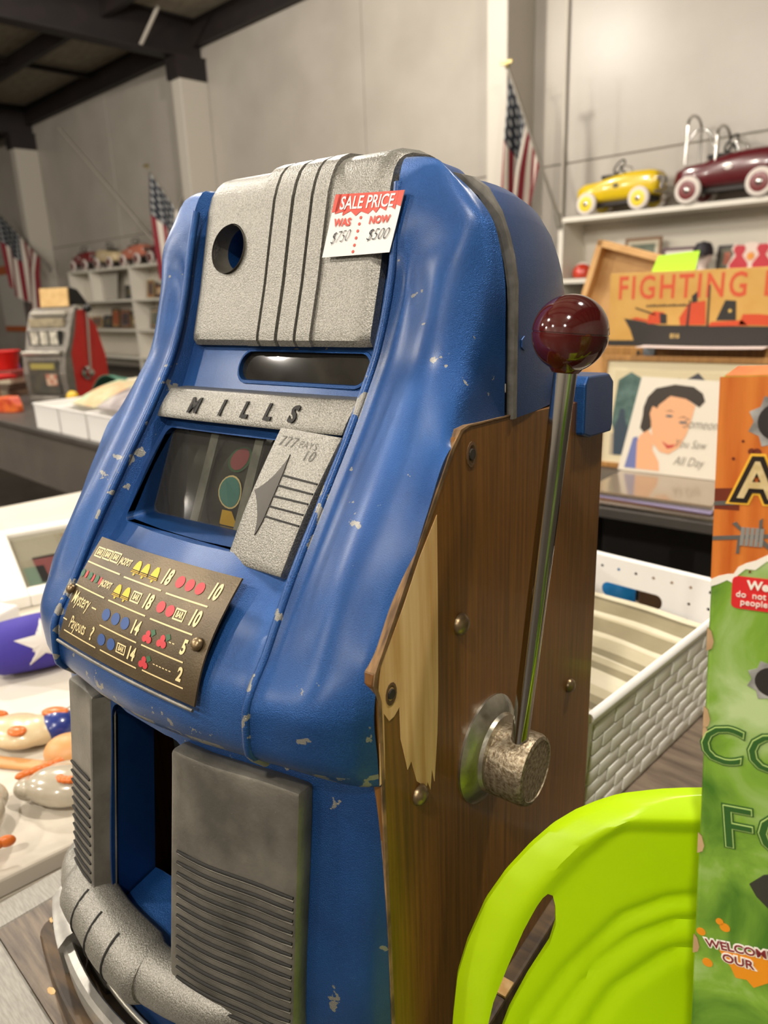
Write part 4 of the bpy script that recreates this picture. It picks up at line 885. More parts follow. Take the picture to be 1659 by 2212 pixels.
# wooden case behind, toy ship carton on top of it
wc = thing('wooden_case', 'low honey brown wooden case with a small latch under the toy ship carton', 'case', (-.60, 2.50, TZ + .001), -.01)
mk('case_body', box(0, .95, 0, .24, 0, .40), M_WFR, wc, bevel=.004)
mk('case_lid', box(-.004, .954, -.004, .244, .403, .445), M_WFR, wc, bevel=.004)
mk('latch', box(.16, .205, -.012, -.004, .40, .44), mat('latch_metal', '#8f9aa5', rough=.3, metal=.7), wc, bevel=.003)
mk('keyhole', box(.135, .145, -.006, -.004, .41, .43), M_DARKLINE, wc)
sc_ = thing('toy_carton', 'tan printed toy battleship carton with red lettering on the wooden case', 'box', (-.585, 2.51, TZ + .447), .0)
M_TAN = mat('tan_carton', '#c09246', '#ca9f55', rough=.45, scale=8)
cbx = mk('carton', box(0, .92, 0, .16, 0, .262), M_TAN, sc_, bevel=.002)
M_SRED = mat('ship_red', '#c2451f', rough=.5); M_SBLK = mat('ship_black', '#24211f', rough=.5)
def sp_(poly, m, name, l): return mk(name, prism(poly, 0, .0004, lambda a, b, h: (a, -h - l, b)), m, cbx)
for _w, _x in (('FIGHTING', .03), ('L', .525)): mk('carton_lettering', xf(text2d(_w, .115, 0, 0, .002, 'LEFT', 1.2), fn=lambda x, y, h, _x=_x: (_x + x * .74, -.0006, .205 + y)), mat('letter_red', '#c8512c', rough=.5), cbx, fix=False)
for k in range(14): sp_([(.14 + .0115 * k, .140), (.1485 + .0115 * k, .140), (.1485 + .0115 * k, .1465 + .002 * (k % 3)), (.14 + .0115 * k, .1465)], M_SBLK, 'small_print', .0004)
sp_([(.06, .1), (.11, .092), (.19, .075), (.9, .062), (.9, .02), (.10, .02), (.085, .06)], M_SBLK, 'hull_print', .0003)
sp_([(.0, .02), (.92, .02), (.92, .0), (.0, .0)], M_SBLK, 'sea_print', .0006)
sp_([(.085, .098), (.19, .078), (.2, .083), (.105, .104)], M_SRED, 'deck_print', .0006)
sp_([(.148, .08), (.15, .11), (.17, .125), (.205, .12), (.215, .08)], M_SRED, 'turret_print', .0008); sp_([(.10, .14), (.175, .115), (.175, .109), (.10, .135)], M_SBLK, 'gun_print', .0008); sp_([(.19, .118), (.215, .113), (.218, .08), (.195, .08)], M_SBLK, 'turret_shade_print', .0010)
sp_([(.265, .075), (.26, .1), (.29, .15), (.345, .158), (.352, .075)], M_SRED, 'bridge_print', .0008); sp_([(.3, .15), (.298, .175), (.315, .19), (.318, .155)], M_SBLK, 'tower_print', .0010); sp_([(.355, .07), (.352, .21), (.358, .21), (.362, .07)], M_SBLK, 'mast_print', .0010)
sp_([(.285, .07), (.29, .16), (.296, .16), (.294, .07)], M_SBLK, 'ladder_print', .0010)
sp_([(.385, .09), (.41, .158), (.445, .155), (.45, .09)], M_SBLK, 'funnel_print', .0008); sp_([(.36, .07), (.37, .085), (.47, .09), (.49, .072)], M_SRED, 'deckhouse_print', .0009); sp_([(.46, .075), (.47, .11), (.52, .11), (.6, .1), (.6, .07)], M_SRED, 'aft_print', .0009)
sp_(star(.428, .122, .009), mat('ship_star', '#d9b45a', rough=.5), 'star_print', .0011)
mk('hull_number', xf(text2d('816', .022, 0, 0, .001, 'LEFT'), fn=lambda x, y, h: (.232 + x, -.001, .036 + y)), mat('hull_no', '#b79a5c', rough=.5), cbx, fix=False)
o = mk('price_card', xf(prism([(0, 0), (.155, .0), (.165, .065), (.02, .055)], 0, .001, lambda a, b, h: (a, h, b))), mat('neon_card', '#b6ee3a', rough=.6), loc=(-.455, 2.575, TZ + .7105)); tag(o, 'neon yellow green price card on top of the toy ship carton', 'card')
# wooden tray frame leaning at the carton's left end
wt = thing('wooden_tray', 'pale wooden open tray propped up behind the toy ship carton', 'tray', (-.985, 2.80, TZ + .025), -.02)
wt.rotation_euler = (0, .29, -.02)
M_PINE = mat('pale_pine', '#b98a52', '#cfa46c', rough=.55, scale=10, stretch=(1, 6, 1))
mk('tray_back', box(.02, .30, .03, .04, .11, .85), M_PINE, wt)
for vf in (box(0, .025, -.03, .04, 0, .86), box(.285, .31, -.03, .04, 0.09, .86), box(0, .31, -.03, .04, .835, .86), box(0.1, .285, -.03, .04, .115, .14)): mk('tray_side', vf, M_PINE, wt, bevel=.002)
# papers under carton edge
o = mk('paper_sheet', slab(lambda u, v, h: (.42 * u, -.1 + .1 * v, -.003 * math.sin(3 * u) - h), 6, 2, .0012), mat('pinkish_paper', '#e2cfc8', rough=.5), loc=(-.44, 2.497, TZ + .4515)); tag(o, 'pale pink sheet of paper poking out below the toy ship carton', 'paper')

# ================================================================== SHELVES ALONG THE BACK WALL
M_SHELF = mat('white_shelf', '#d9d3c6', rough=.4)
def shelf_unit(name, label, u0, u1, levels, posts):
    t = thing(name, label, 'shelf', wf(u0, 0, 0), -WA)
    for z in levels: mk('shelf_board', box(0, u1 - u0, -.5, -.02, z - .05, z), M_SHELF, t, bevel=.004)
    for p, za, zb in posts: mk('upright', box(p - .03, p + .03, -.495, -.02, za, zb), M_SHELF, t)
    mk('back_panel', box(.02, u1 - u0 - .02, -.019, -.012, .05, levels[0] - .05), mat('shelf_back', '#cfc8ba', rough=.5), t)
    return t
SL = [2.16, 1.5, .88, .3]
shelf_unit('display_shelf', 'white wall shelf unit carrying the yellow and maroon pedal cars', -3.22, 2.6, SL, [(.03, 0, 2.11), (2.85, 0, 2.11), (5.7, 0, 2.11)])
shelf_unit('display_shelf', 'white wall shelf unit with a row of pedal cars at the far left', -16.3, -11.3, SL, [(.03, 0, 2.11), (1.1, 1.5, 2.11), (2.95, 0, 2.11), (4.97, 0, 2.11)])

# ---- pedal cars
M_TYRE = mat('white_tyre', '#d9cfc6', rough=.6)
def pedal_car(label, body, hub, u, n, z, face, hoops=False, dark=False, s=1.0):
    t = thing('pedal_car', label, 'pedal car', wf(u, n, z), -WA + (PI if face < 0 else 0), 'pedal cars on the wall shelves')
    t.scale = (s, s, s)
    st = [(-.47, .17, .24, .10), (-.44, .13, .30, .14), (-.36, .12, .33, .165), (-.2, .12, .34, .17), (-.12, .12, .365, .17), (0, .12, .385, .168), (.14, .12, .40, .16), (.26, .13, .40, .15), (.38, .14, .395, .14), (.43, .15, .38, .13), (.455, .2, .35, .11)]
    P = []
    for x, zl, zh, w in st:
        c = []
        for k in range(20):
            a = 2 * PI * k / 20; ca, sa = math.cos(a), math.sin(a)
            c.append((x, w * math.copysign(abs(ca) ** .45, ca), (zl + zh) / 2 + (zh - zl) / 2 * math.copysign(abs(sa) ** .55, sa)))
        P.append(c)
    mk('body', loft(P), body, t, smooth=50)
    mk('seat_well', prism(rrect(-.2, .02, -.11, .11, .05), .362, .392), M_BLACK, t)
    mk('chassis', box(-.4, .4, -.1, .1, .09, .14), mat('underframe', '#2a2320', rough=.6), t)
    for x in (-.3, .3):
        for sy in (-1, 1):
            w = mk('wheel', lathe([(.02, -.02), (.1, -.024), (.115, -.012), (.115, .012), (.1, .024), (.02, .02)], 28, T(x, sy * .19, .115) @ Rx(PI / 2)), M_TYRE, t, smooth=40)
            mk('wheel_disc', lathe([(.001, -.028), (.05, -.031), (.075, -.027), (.078, .027), (.05, .031), (.001, .028)], 24, T(x, sy * .19, .115) @ Rx(PI / 2)), hub, w, smooth=40)
            mk('hub_cap', lathe([(.001, -.038), (.02, -.036), (.028, -.03), (.028, .03), (.02, .036), (.001, .038)], 16, T(x, sy * .19, .115) @ Rx(PI / 2)), M_CHROME, w, smooth=40)
    sw = mk('steering_wheel', xf(tube([(.075 * math.cos(a), .075 * math.sin(a), 0) for a in np.linspace(0, 2 * PI, 25)], .009, 8, False), T(-.03, 0, .475) @ Ry(-.9)), M_BLACK, t, smooth=60)
    mk('steering_column', cyl((-.03, 0, .475), (.05, 0, .39), .01, n=8), M_BLACK, sw)
    mk('windscreen', tube([(.08, -.12, .38), (.05, -.12, .47), (.05, .12, .47), (.08, .12, .38)], .007, 8), M_CHROME, t, smooth=60)
    for sy in (-1, 1): mk('headlamp', ball((.455, sy * .085, .30), (.02, .032, .032), 14, 8), M_CHROME, t, smooth=60)
    mk('grille', box(.452, .462, -.05, .05, .2, .33), M_CHROME, t, bevel=.004)
    mk('bumper', tube([(.46, -.17, .17), (.49, -.1, .165), (.49, .1, .165), (.46, .17, .17)], .013, 8), M_CHROME, t, smooth=60)
    for sy in (-1, 1): mk('side_badge', prism(circ(.0, .27, .035, .022, 14), .0, .004, lambda a, b, h, sy=sy: (a + .02, sy * (.167 + h), b)), mat('badge_' + ('d' if dark else 'l'), '#3a3018' if not dark else '#d8d0c8', rough=.4), t)
    if hoops:
        for x, hh in ((-.36, .74), (-.10, .62)):
            mk('chrome_hoop', tube([(x, -.15, .33), (x, -.15, hh - .1)] + [(x, -.15 * math.cos(a), hh - .1 + .1 * math.sin(a)) for a in np.linspace(.2, PI - .2, 12)] + [(x, .15, hh - .1), (x, .15, .33)], .012, 8), M_CHROME, t, smooth=60)
        mk('chrome_hoop', tube([(-.36, -.15, .5)] + [(-.36 + .24 * k / 6, -.15, .5 + .1 * math.sin(PI * k / 6)) for k in range(1, 6)] + [(-.12, -.15, .45)], .01, 8), M_CHROME, t, smooth=60)
    return t
M_PY = mat('pedal_yellow', '#d4b412', rough=.25, coat=.5); M_PYH = mat('pedal_yellow_hub', '#e3c82a', rough=.3); M_PM = mat('pedal_maroon', '#561018', rough=.25, coat=.5); M_PMH = mat('pedal_maroon_hub', '#6b1c1c', rough=.3)
pedal_car('yellow pedal car with white tyres on the right wall shelf', M_PY, M_PYH, -2.58, .30, 2.161, 1)
pedal_car('maroon pedal car with chrome hoops on the right wall shelf', M_PM, M_PMH, -1.42, .30, 2.16, 1, True, True, 1.12)
pedal_car('dark red pedal car, leftmost on the far left wall shelf', mat('pedal_red', '#6e1418', rough=.25, coat=.5), M_PMH, -15.7, .28, 2.16, 1, False, True)
pedal_car('cream pedal car in the middle of the far left wall shelf', mat('pedal_cream', '#c9b48c', rough=.3), M_PMH, -14.5, .28, 2.16, -1, False, True)
pedal_car('salmon pink pedal car beside the flag on the far left wall shelf', mat('pedal_salmon', '#b9705a', rough=.3), M_PMH, -13.3, .28, 2.16, 1, False, True)
pedal_car('maroon pedal car behind the flag on the far left wall shelf', M_PM, M_PMH, -12.15, .28, 2.16, 1, False, True)

# ---- things on the right shelf
hm = thing('football_helmet', 'small red football helmet with a white face guard on the wall shelf', 'helmet', wf(-3.02, .28, 1.505), -WA + .4); hm.scale = (.9, .9, .9)
mk('shell', xf(lathe([(.001, .155), (.05, .148), (.085, .125), (.108, .09), (.115, .05), (.108, .015), (.09, 0), (.085, .0), (.1, .05), (.04, .13)], 24), S(1.1, .95, 1.15)), mat('helmet_red', '#b5331c', rough=.2, coat=.5), hm, smooth=50)
for z in (.03, .06, .09): mk('face_bar', tube([(.05 + .1 * math.cos(a), .1 * math.sin(a), z) for a in np.linspace(-1.2, 1.2, 9)], .006, 6), M_WHITE, hm, smooth=60)
mk('stripe', tube([(.128 * math.cos(a) * .95, 0, .02 + .165 * math.sin(a)) for a in np.linspace(.3, PI - .4, 14)], .009, 6), M_WHITE, hm, smooth=60)
def frame(label, u, n, z, w, h, mf, inner, art=None, tilt=-.12, cat='picture', thick=.02, border=.03):
    t = thing('picture_frame', label, cat, wf(u, n, z + .006), -WA); t.rotation_euler = (tilt, 0, -WA)
    mk('frame', join(box(-w / 2, w / 2, 0, thick, 0, border), box(-w / 2, w / 2, 0, thick, h - border, h), box(-w / 2, -w / 2 + border, 0, thick, border, h - border), box(w / 2 - border, w / 2, 0, thick, border, h - border)), mf, t, bevel=.002)
    p = mk('picture', box(-w / 2 + border, w / 2 - border, thick * .4, thick * .7, border, h - border), inner, t)
    if art: mk('picture_detail', box(-w / 2 + border + .04, w / 2 - border - .04, thick * .3, thick * .4, border + .04, h - border - .04), art, p)
    return t
M_FWOOD = mat('frame_brown', '#7a5430', rough=.5); M_FDARK = mat('frame_dark', '#4a2230', rough=.5)
frame('brown wooden framed picture on the right wall shelf', -2.36, .2, 1.502, .42, .40, M_FWOOD, mat('pic_cream', '#b9ae97', rough=.5), mat('pic_green', '#5e6650', '#4a5444', rough=.5, scale=12))
frame('dark framed certificate on the right wall shelf', -1.93, .22, 1.502, .38, .27, M_FDARK, mat('pic_paper', '#cfc7b6', rough=.5), mat('pic_text', '#a59c8b', '#c4bba9', rough=.5, scale=40))
frame('small dark framed picture beside the cap on the right wall shelf', -1.45, .18, 1.502, .2, .26, mat('frame_black', '#2b2422', rough=.5), mat('pic_olive', '#54503c', rough=.5), mat('pic_or', '#9a4a2c', rough=.5))
cp = thing('mannequin_head', 'white display head wearing a black cap on the right wall shelf', 'head', wf(-1.64, .3, 1.503), -WA)
mk('head', lathe([(.07, 0), (.055, .03), (.045, .06), (.06, .09), (.085, .13), (.09, .18), (.075, .22), (.02, .25)], 20), mat('head_white', '#cdbcb4', rough=.5), cp, smooth=50)
mk('cap', join(lathe([(.095, .17), (.1, .19), (.095, .24), (.07, .29), (.001, .31)], 20), box(-.075, .075, -.17, -.05, .165, .18)), mat('cap_black', '#1e1820', rough=.6), cp, smooth=40)
rs = thing('display_sign', 'red and white shaped display sign on the right wall shelf', 'sign', wf(-1.2, .22, 1.502), -WA)
RSP = [(-.2, 0), (-.22, .06), (-.16, .17), (-.19, .22), (-.16, .27), (-.1, .24), (-.04, .27), (.04, .27), (.1, .24), (.16, .27), (.19, .22), (.16, .17), (.22, .06), (.2, 0)]
mk('sign_board', prism(RSP, 0, .02, lambda a, b, h: (a, h, b)), mat('sign_pale', '#d8c4b8', rough=.5), rs)
for c_ in (-.11, .11): mk('sign_red_shape', prism([(c_ - .085, .02), (c_ - .09, .07), (c_ - .03, .15), (c_ - .06, .21), (c_ - .04, .25), (c_ + .04, .25), (c_ + .06, .21), (c_ + .03, .15), (c_ + .09, .07), (c_ + .085, .02)], 0, .004, lambda a, b, h: (a, -h, b)), mat('sign_red', '#b32030', rough=.5), rs)
mk('sign_star', prism(star(0, .14, .05, 8, .55), 0, .006, lambda a, b, h: (a, -h, b)), mat('sign_orange', '#d88a2a', rough=.5), rs)
for k in range(4):
    o = mk('storage_box', box(0, .42, -.3, 0, 0, .3 + .04 * (k % 2)), mat('dark_box_%d' % k, ('#1d1a1a', '#3d2f28', '#2a2f36', '#503c2a')[k], rough=.6), loc=wf(-3.05 + .5 * k, .1, .883), rot=WR, bevel=.004); tag(o, '%s storage box on the lower right wall shelf' % ('black', 'brown', 'dark blue', 'tan brown')[k], 'box', 'storage boxes on the lower wall shelf')
bm_ = mk('green_case', box(0, .45, -.16, 0, 0, .1), mat('green_felt', '#2f6248', rough=.7), loc=wf(-2.3, .27, 1.504), rot=WR, bevel=.01); tag(bm_, 'low green box on the right wall shelf below the frames', 'box')
# ---- things on the far left shelves
pal = ['#3a4a52', '#7a5a3a', '#a05a34', '#5c4438', '#c9b89a', '#39503f', '#8a3a2c', '#2f3744', '#b58f5a', '#6a6a64']
cnt = 0
for lev, z in enumerate((1.5, .88)):
    u = -16.1 if lev else -14.25
    while u < -11.6:
        w = random.uniform(.28, .55); h = random.uniform(.25, .47); c1 = pal[cnt % 10]
        if u < -13.29 and u + w > -13.41: u = -13.28
        if u + w > -11.42: break
        frame('%s %s picture on the %s far left shelf, number %d from the left' % (('small', 'wide', 'dark', 'old')[cnt % 4], ('blue grey', 'brown', 'rusty orange', 'dark brown', 'cream', 'green', 'red', 'navy', 'tan', 'grey')[cnt % 10], ('upper', 'lower')[lev], cnt % 20 + 1), u + w / 2, .2, z + .003, w, h, mat('fr_%d' % (cnt % 4), ('#2c2420', '#6a4a2c', '#a08a60', '#40342c')[cnt % 4], rough=.5), mat('art_%d' % (cnt % 10), c1, pal[(cnt + 3) % 10], rough=.5, scale=6), mat('arti_%d' % (cnt % 7), pal[(cnt + 5) % 10], pal[(cnt + 1) % 10], rough=.5, scale=14))
        u += w + random.uniform(.03, .12); cnt += 1
w_ = mk('notice_card', prism([(0, 0), (.62, 0), (.8, .58), (0, .58)], 0, .01, lambda a, b, h: (a, h, b)), mat('grey_card', '#b3ada2', rough=.6), loc=wf(-15.14, .25, 1.513), rot=WR); tag(w_, 'large grey slanted card standing on the far left upper shelf', 'card')

# ---- notice board beyond the left column
nb = thing('notice_board', 'white notice board with orange bands and photographs beyond the left column', 'board', wf(-20.9, .05, 0), -WA)
mk('board', box(-1.2, 2.2, 0, .03, .75, 2.55), mat('board_white', '#c6c1b8', rough=.5), nb)
mk('orange_band', box(-1.2, 2.2, -.01, 0, 2.32, 2.55), mat('board_orange', '#b85a1c', rough=.5), nb); mk('orange_band', box(-1.2, 2.2, -.01, 0, .75, .9), mat('board_orange', '#b85a1c'), nb)
mk('dark_band', box(-.3, 2.2, -.012, 0, 2.18, 2.26), M_BLACK, nb)
for k, (x0, x1, z0, z1) in enumerate(((.5, 2.0, 1.62, 2.12), (.5, 2.0, 1.0, 1.56))): mk('photograph', box(x0, x1, -.014, 0, z0, z1), mat('photo_%d' % k, ('#6a5a5a', '#3a2c30')[k], ('#8c5050', '#7a6a64')[k], rough=.4, scale=3), nb)

# ================================================================== FLAGS
def flag_mat():
    m = bpy.data.materials.new('flag_cloth'); m.use_nodes = True; nt = m.node_tree; N = nt.nodes; L = nt.links; b = N['Principled BSDF']; b.inputs['Roughness'].default_value = .8
    uv = N.new('ShaderNodeUVMap'); sp = N.new('ShaderNodeSeparateXYZ'); L.new(uv.outputs[0], sp.inputs[0])
    def M(op, a, b_=None):
        n = N.new('ShaderNodeMath'); n.operation = op
        for i, v in enumerate((a, b_)):
            if v is None: continue
            if isinstance(v, (int, float)): n.inputs[i].default_value = v
            else: L.new(v, n.inputs[i])
        return n.outputs[0]
    stripe = M('LESS_THAN', M('MODULO', M('FLOOR', M('MULTIPLY', sp.outputs[1], 13)), 2), .5)
    cant = M('MULTIPLY', M('LESS_THAN', sp.outputs[0], .4), M('LESS_THAN', sp.outputs[1], 7 / 13))
    fx = M('SUBTRACT', M('FRACT', M('MULTIPLY', sp.outputs[0], 15)), .5); fy = M('SUBTRACT', M('FRACT', M('MULTIPLY', sp.outputs[1], 9.3)), .5)
    st = M('LESS_THAN', M('ADD', M('MULTIPLY', fx, fx), M('MULTIPLY', fy, fy)), .07)
    def mix(f, a, b_):
        n = N.new('ShaderNodeMix'); n.data_type = 'RGBA'; L.new(f, n.inputs[0])
        for i, v in ((6, a), (7, b_)):
            if isinstance(v, tuple): n.inputs[i].default_value = v
            else: L.new(v, n.inputs[i])
        return n.outputs[2]
    c = mix(cant, mix(stripe, lin('#cdc4b8'), lin('#7a1a26')), mix(st, lin('#1e222c'), lin('#9a9a98')))
    L.new(c, b.inputs['Base Color']); return m
M_FLAG = flag_mat(); M_POLE = mat('flag_pole', '#8d877c', rough=.4, metal=.5)
def flag(label, base, tip, hfrac, length, conv, seed):
    B = Vector(base); Tp = Vector(tip); t = thing('wall_flag', label, 'flag', B, 0, 'flags on poles along the back wall')
    d = Tp - B
    mk('pole', tube([(0, 0, 0), d * .5, d], .018, 10), M_POLE, t, smooth=60)
    mk('finial', join(ball(d * 1.01, .028, 12, 8), xf(box(-.07, .07, -.01, .01, -.012, .02), T(*(d * 1.03)))), mat('finial_gold', '#8a7a4a', rough=.4, metal=.6), t, smooth=50)
    mk('wall_bracket', cyl((0, 0, -.06), d * .06, .035, n=12), M_POLE, t)
    nh, nf = 40, 30; V = []; UVs = []
    for i in range(nf + 1):
        f = i / nf
        for j in range(nh + 1):
            h = j / nh; p0 = d * (1 - .02 - h * hfrac)
            mean = d * (1 - .02 - hfrac * .42)
            k = f ** .9 * conv
            x = p0.x * (1 - k) + (d.x - .16) * k; y = p0.y * (1 - k) + d.y * k
            z = p0.z - f * length * (1 - .25 * h) + 0
            wv = .07 * min(1, f * 3) * math.sin(h * 13 + seed + f * 1.2)
            nrm = WN; V.append((x + nrm.x * wv + .03 * math.sin(h * 9 + seed) * f, y + nrm.y * wv, z)); UVs.append((f, h))
    V_, F_ = V, [(i * (nh + 1) + j, i * (nh + 1) + j + 1, (i + 1) * (nh + 1) + j + 1, (i + 1) * (nh + 1) + j) for i in range(nf) for j in range(nh)]
    o = mk('cloth', (V_, F_), M_FLAG, t, smooth=80, fix=False)
    ul = o.data.uv_layers.new(name='UVMap')
    for li, lp_ in enumerate(o.data.loops): ul.data[li].uv = UVs[lp_.vertex_index]
    return t
flag('striped flag on a slanted pole behind the machine, nearest the yellow pedal car', wf(-3.2, .5, 2.12), wf(-3.62, .95, 3.68), .58, 1.6, .36, 0)
flag('striped flag on a slanted pole just left of the machine top', wf(-10.35, .5, 2.2), wf(-11.31, .95, 3.70), .80, 1.85, .2, 1.3)
flag('striped flag on a slanted pole at the left edge beside the notice board', wf(-17.2, .5, 2.3), wf(-18.85, .95, 3.75), .80, 1.8, .2, 2.2)

# ================================================================== LEFT MID-GROUND TABLE WITH A SECOND SLOT MACHINE
t = thing('display_table', 'long dark table with a grey skirt behind, carrying the red sided slot machine', 'table', (-3.6, 1.8, 0), -WA)
mk('table_top', box(-4.2, 1.2, 0, 1.1, TZ - .03, TZ), M_DTAB, t, bevel=.004)
mk('table_skirt', box(-1.15, 1.15, .03, .045, .40, TZ - .03), mat('dark_skirt', '#4a433c', '#544c44', rough=.8, scale=4), t)
leg_set(t, -4.1, 1.1, .1, 1.0, TZ - .03)
mk('cross_bar', box(-4.1, 1.1, .5, .54, .15, .19), M_DLEG, t)
o = mk('storage_bin', box(-.45, .25, -.3, .3, 0, .5), mat('grey_bin', '#6c665e', '#7a746b', rough=.6, scale=3), loc=(-3.62, 1.05, 0), bevel=.03); tag(o, 'grey storage bin on the floor in front of the long dark table', 'bin')
o = mk('storage_crate', join(box(-.4, .4, -.25, .25, 0, .03), box(-.4, .4, -.25, -.23, .03, .3), box(-.4, .4, .23, .25, .03, .3), box(-.4, -.38, -.23, .23, .03, .3), box(.38, .4, -.23, .23, .03, .3)), mat('black_crate', '#1a1817', rough=.6), loc=(-2.55, 1.35, 0)); tag(o, 'black open crate on the floor below the white bins', 'crate')
s2 = thing('slot_machine', 'grey fronted slot machine with a red side on the far left table', 'slot machine', (-4.73, 2.52, TZ), .27)
M_G2 = mat('grey_casting', '#6b665f', '#7c766e', rough=.45, metal=.4, scale=20); M_R2 = mat('red_side_paint', '#b01c16', '#bb241b', rough=.45, scale=5); M_S2 = mat('silver_trim', '#b9b5ab', rough=.3, metal=.8)
prof2 = [(0, 0), (-.02, .2), (0, .34), (.03, .36), (.07, .5), (.12, .62), (.17, .66), (.2, .655), (.2, 0)]
mk('front_casting', prism(prof2, -.2, .2, lambda a, b, h: (h, a, b)), M_G2, s2, bevel=.008)
sp2 = [(.09, .0), (.085, .34), (.11, .5), (.16, .655), (.2, .67), (.3, .6), (.38, .48), (.40, 0)]
for sx in (-1, 1): mk('side_panel', prism([(.02, 0), (.04, .36), (.16, .63), (.24, .64), (.34, .52), (.40, .30), (.40, 0)], .2, .206, lambda a, b, h, sx=sx: (sx * h, a, b)), M_R2, s2)
mk('cabinet_body', prism([(.2, 0), (.2, .64), (.25, .63), (.34, .52), (.39, .3), (.39, 0)], -.199, .199, lambda a, b, h: (h, a, b)), M_BLACK, s2)
mk('side_flange', prism([(-.02, .0), (-.035, .2), (-.01, .35), (.03, .40), (.09, .55), (.15, .66), (.17, .66), (.12, .5), (.05, .34), (.05, 0)], .2, .214, lambda a, b, h: (h, a, b)), M_G2, s2, bevel=.004)
mk('reel_window', box(-.15, .15, .035, .06, .40, .50), M_BLACK, s2)
for x in (-.09, 0, .09): mk('reel', box(x - .035, x + .035, .03, .045, .405, .495), mat('reel2', '#c9c4b6', '#8f8a7c', rough=.3, scale=30), s2)
mk('name_strip', box(-.16, .16, .07, .1, .525, .585), mat('strip2', '#7d735f', '#a09478', rough=.4, scale=20), s2)
mk('silver_band', box(-.18, .18, -.03, .03, .335, .36), M_S2, s2, bevel=.006)
mk('silver_band', box(-.16, .17, .09, .15, .60, .63), M_S2, s2, bevel=.006)
aw = mk('award_card', box(-.14, .14, -.025, -.012, .06, .30), mat('award2', '#3b3a36', '#4b463c', rough=.35, scale=12), s2, bevel=.003)
mk('card_print', box(-.11, .11, -.028, -.025, .235, .275), mat('award_y', '#8d8240', rough=.5), aw); mk('card_print', box(.02, .12, -.028, -.025, .12, .2), mat('award_r', '#b9a890', '#9a4a3a', rough=.5, scale=30), aw)
mk('coin_tray', box(-.14, .14, -.06, .0, .0, .045), M_G2, s2, bevel=.01)
mk('lever_escutcheon', lathe([(.05, 0), (.048, .006), (.03, .016), (.026, .05), (.02, .052)], 24, T(.214, .17, .19) @ Ry(PI / 2)), M_CHROME, s2, smooth=40)
mk('lever_shaft', tube([(.25, .17, .2), (.262, .21, .62)], .009, 12), M_CHROME, s2, smooth=60); mk('lever_knob', ball((.263, .215, .645), .03, 18, 12), M_BLACK, s2, smooth=60)
o = mk('black_hood', prism([(-.1, 0), (-.07, .09), (-.02, .13), (.05, .11), (.12, .03), (.14, 0)], -.08, .08, lambda a, b, h: (h, a, b)), M_BLACK, loc=(-4.80, 2.80, TZ + .672), rot=(0, 0, .27), bevel=.01); tag(o, 'black cloth bundle on top of the red sided slot machine', 'cloth')
o = mk('sign_card', box(-.13, .13, 0, .012, 0, .13), mat('tan_sign', '#b8955c', '#c9a870', rough=.5, scale=20), loc=(-4.76, 2.68, TZ + .664), rot=(-.1, 0, .27)); tag(o, 'tan printed card standing on the red sided slot machine', 'card')
# white bins
for k in range(3):
    b_ = thing('plastic_bin', 'white plastic bin at the table edge, %s of three' % ('leftmost', 'middle', 'rightmost')[k], 'bin', (-3.52 + .335 * k, 1.82 - .042 * k, TZ + .001), -WA, 'white bins on the far left table')
    mk('bin_shell', join(box(-.16, .16, 0, .006, .0, .14), box(-.16, .16, .33, .336, 0, .14), box(-.16, -.154, .006, .33, 0, .14), box(.154, .16, .006, .33, 0, .14), box(-.154, .154, .006, .33, 0, .006)), M_PLAS, b_)
    mk('bin_rim', join(box(-.166, .166, -.006, .003, .132, .142), box(-.166, .166, .333, .342, .132, .142), box(-.166, -.157, .003, .333, .132, .142), box(.157, .166, .003, .333, .132, .142)), M_PLAS, b_, bevel=.002)
for k, (x, c1, c2, lab) in enumerate(((-3.12, '#e3b48a', '#bcd3b0', 'pastel printed magazine leaning in the white bins'), (-2.82, '#8d8486', '#c9c0bd', 'grey printed magazine leaning in the white bins'))):
    o = mk('magazine', slab(lambda u, v, h: (-.14 + .28 * u, .30 * v, .012 * math.sin(PI * v) - h), 4, 6, .008), mat('mag_%d' % k, c1, c2, rough=.25, scale=9, coat=.3), loc=(x - .06, 1.85 - .04 * k, TZ + .158 + .004 * k), rot=(.33, .0, -WA)); tag(o, lab, 'magazine')
# clutter on the far table
def clutter(name, vf, m, loc, label, cat, rz=0., bevel=.006, smooth=None):
    o = mk(name, vf, m, loc=loc, rot=(0, 0, rz), bevel=bevel, smooth=smooth); return tag(o, label, cat)
rb_ = thing('red_tub', 'bright red plastic tub left of the far slot machine', 'tub', (-5.55, 2.62, TZ + .20), .2)
mk('tub_shell', lathe([(.001, .0), (.11, .0), (.135, .13), (.145, .135), (.145, .142), (.128, .14), (.105, .01), (.001, .01)], 24), mat('tub_red', '#c01a14', rough=.35), rb_, smooth=40)
for k in range(4): clutter('book_stack', box(-.16, .16, -.12, .12, 0, .048), mat('bk%d' % k, ('#8d7f6a', '#5a4a3c', '#b9ad96', '#7a3028')[k], rough=.6), (-5.52 + .01 * k, 2.62, TZ + .001 + .049 * k), ('tan', 'brown', 'cream', 'dark red')[k] + ' book in the stack under the red tub', 'book', .1 + .06 * k, .003)
for k in range(5):
    o = mk('glass_ornament', ball((0, 0, .03), (.03, .03, .03), 14, 10), mat('ornament_%d' % (k % 2), ('#d8d2cc', '#c98a8a')[k % 2], rough=.1, coat=.6), loc=(-5.55 + .056 * math.cos(k * 1.2566), 2.62 + .056 * math.sin(k * 1.2566), TZ + .216 + .05 * (k % 2)), smooth=60); tag(o, '%s shiny round ornament in the red tub, %s' % (('pale', 'pink')[k % 2], ('front left', 'front middle', 'front right', 'back left', 'back middle')[k]), 'ornament', 'shiny ornaments in the red tub')
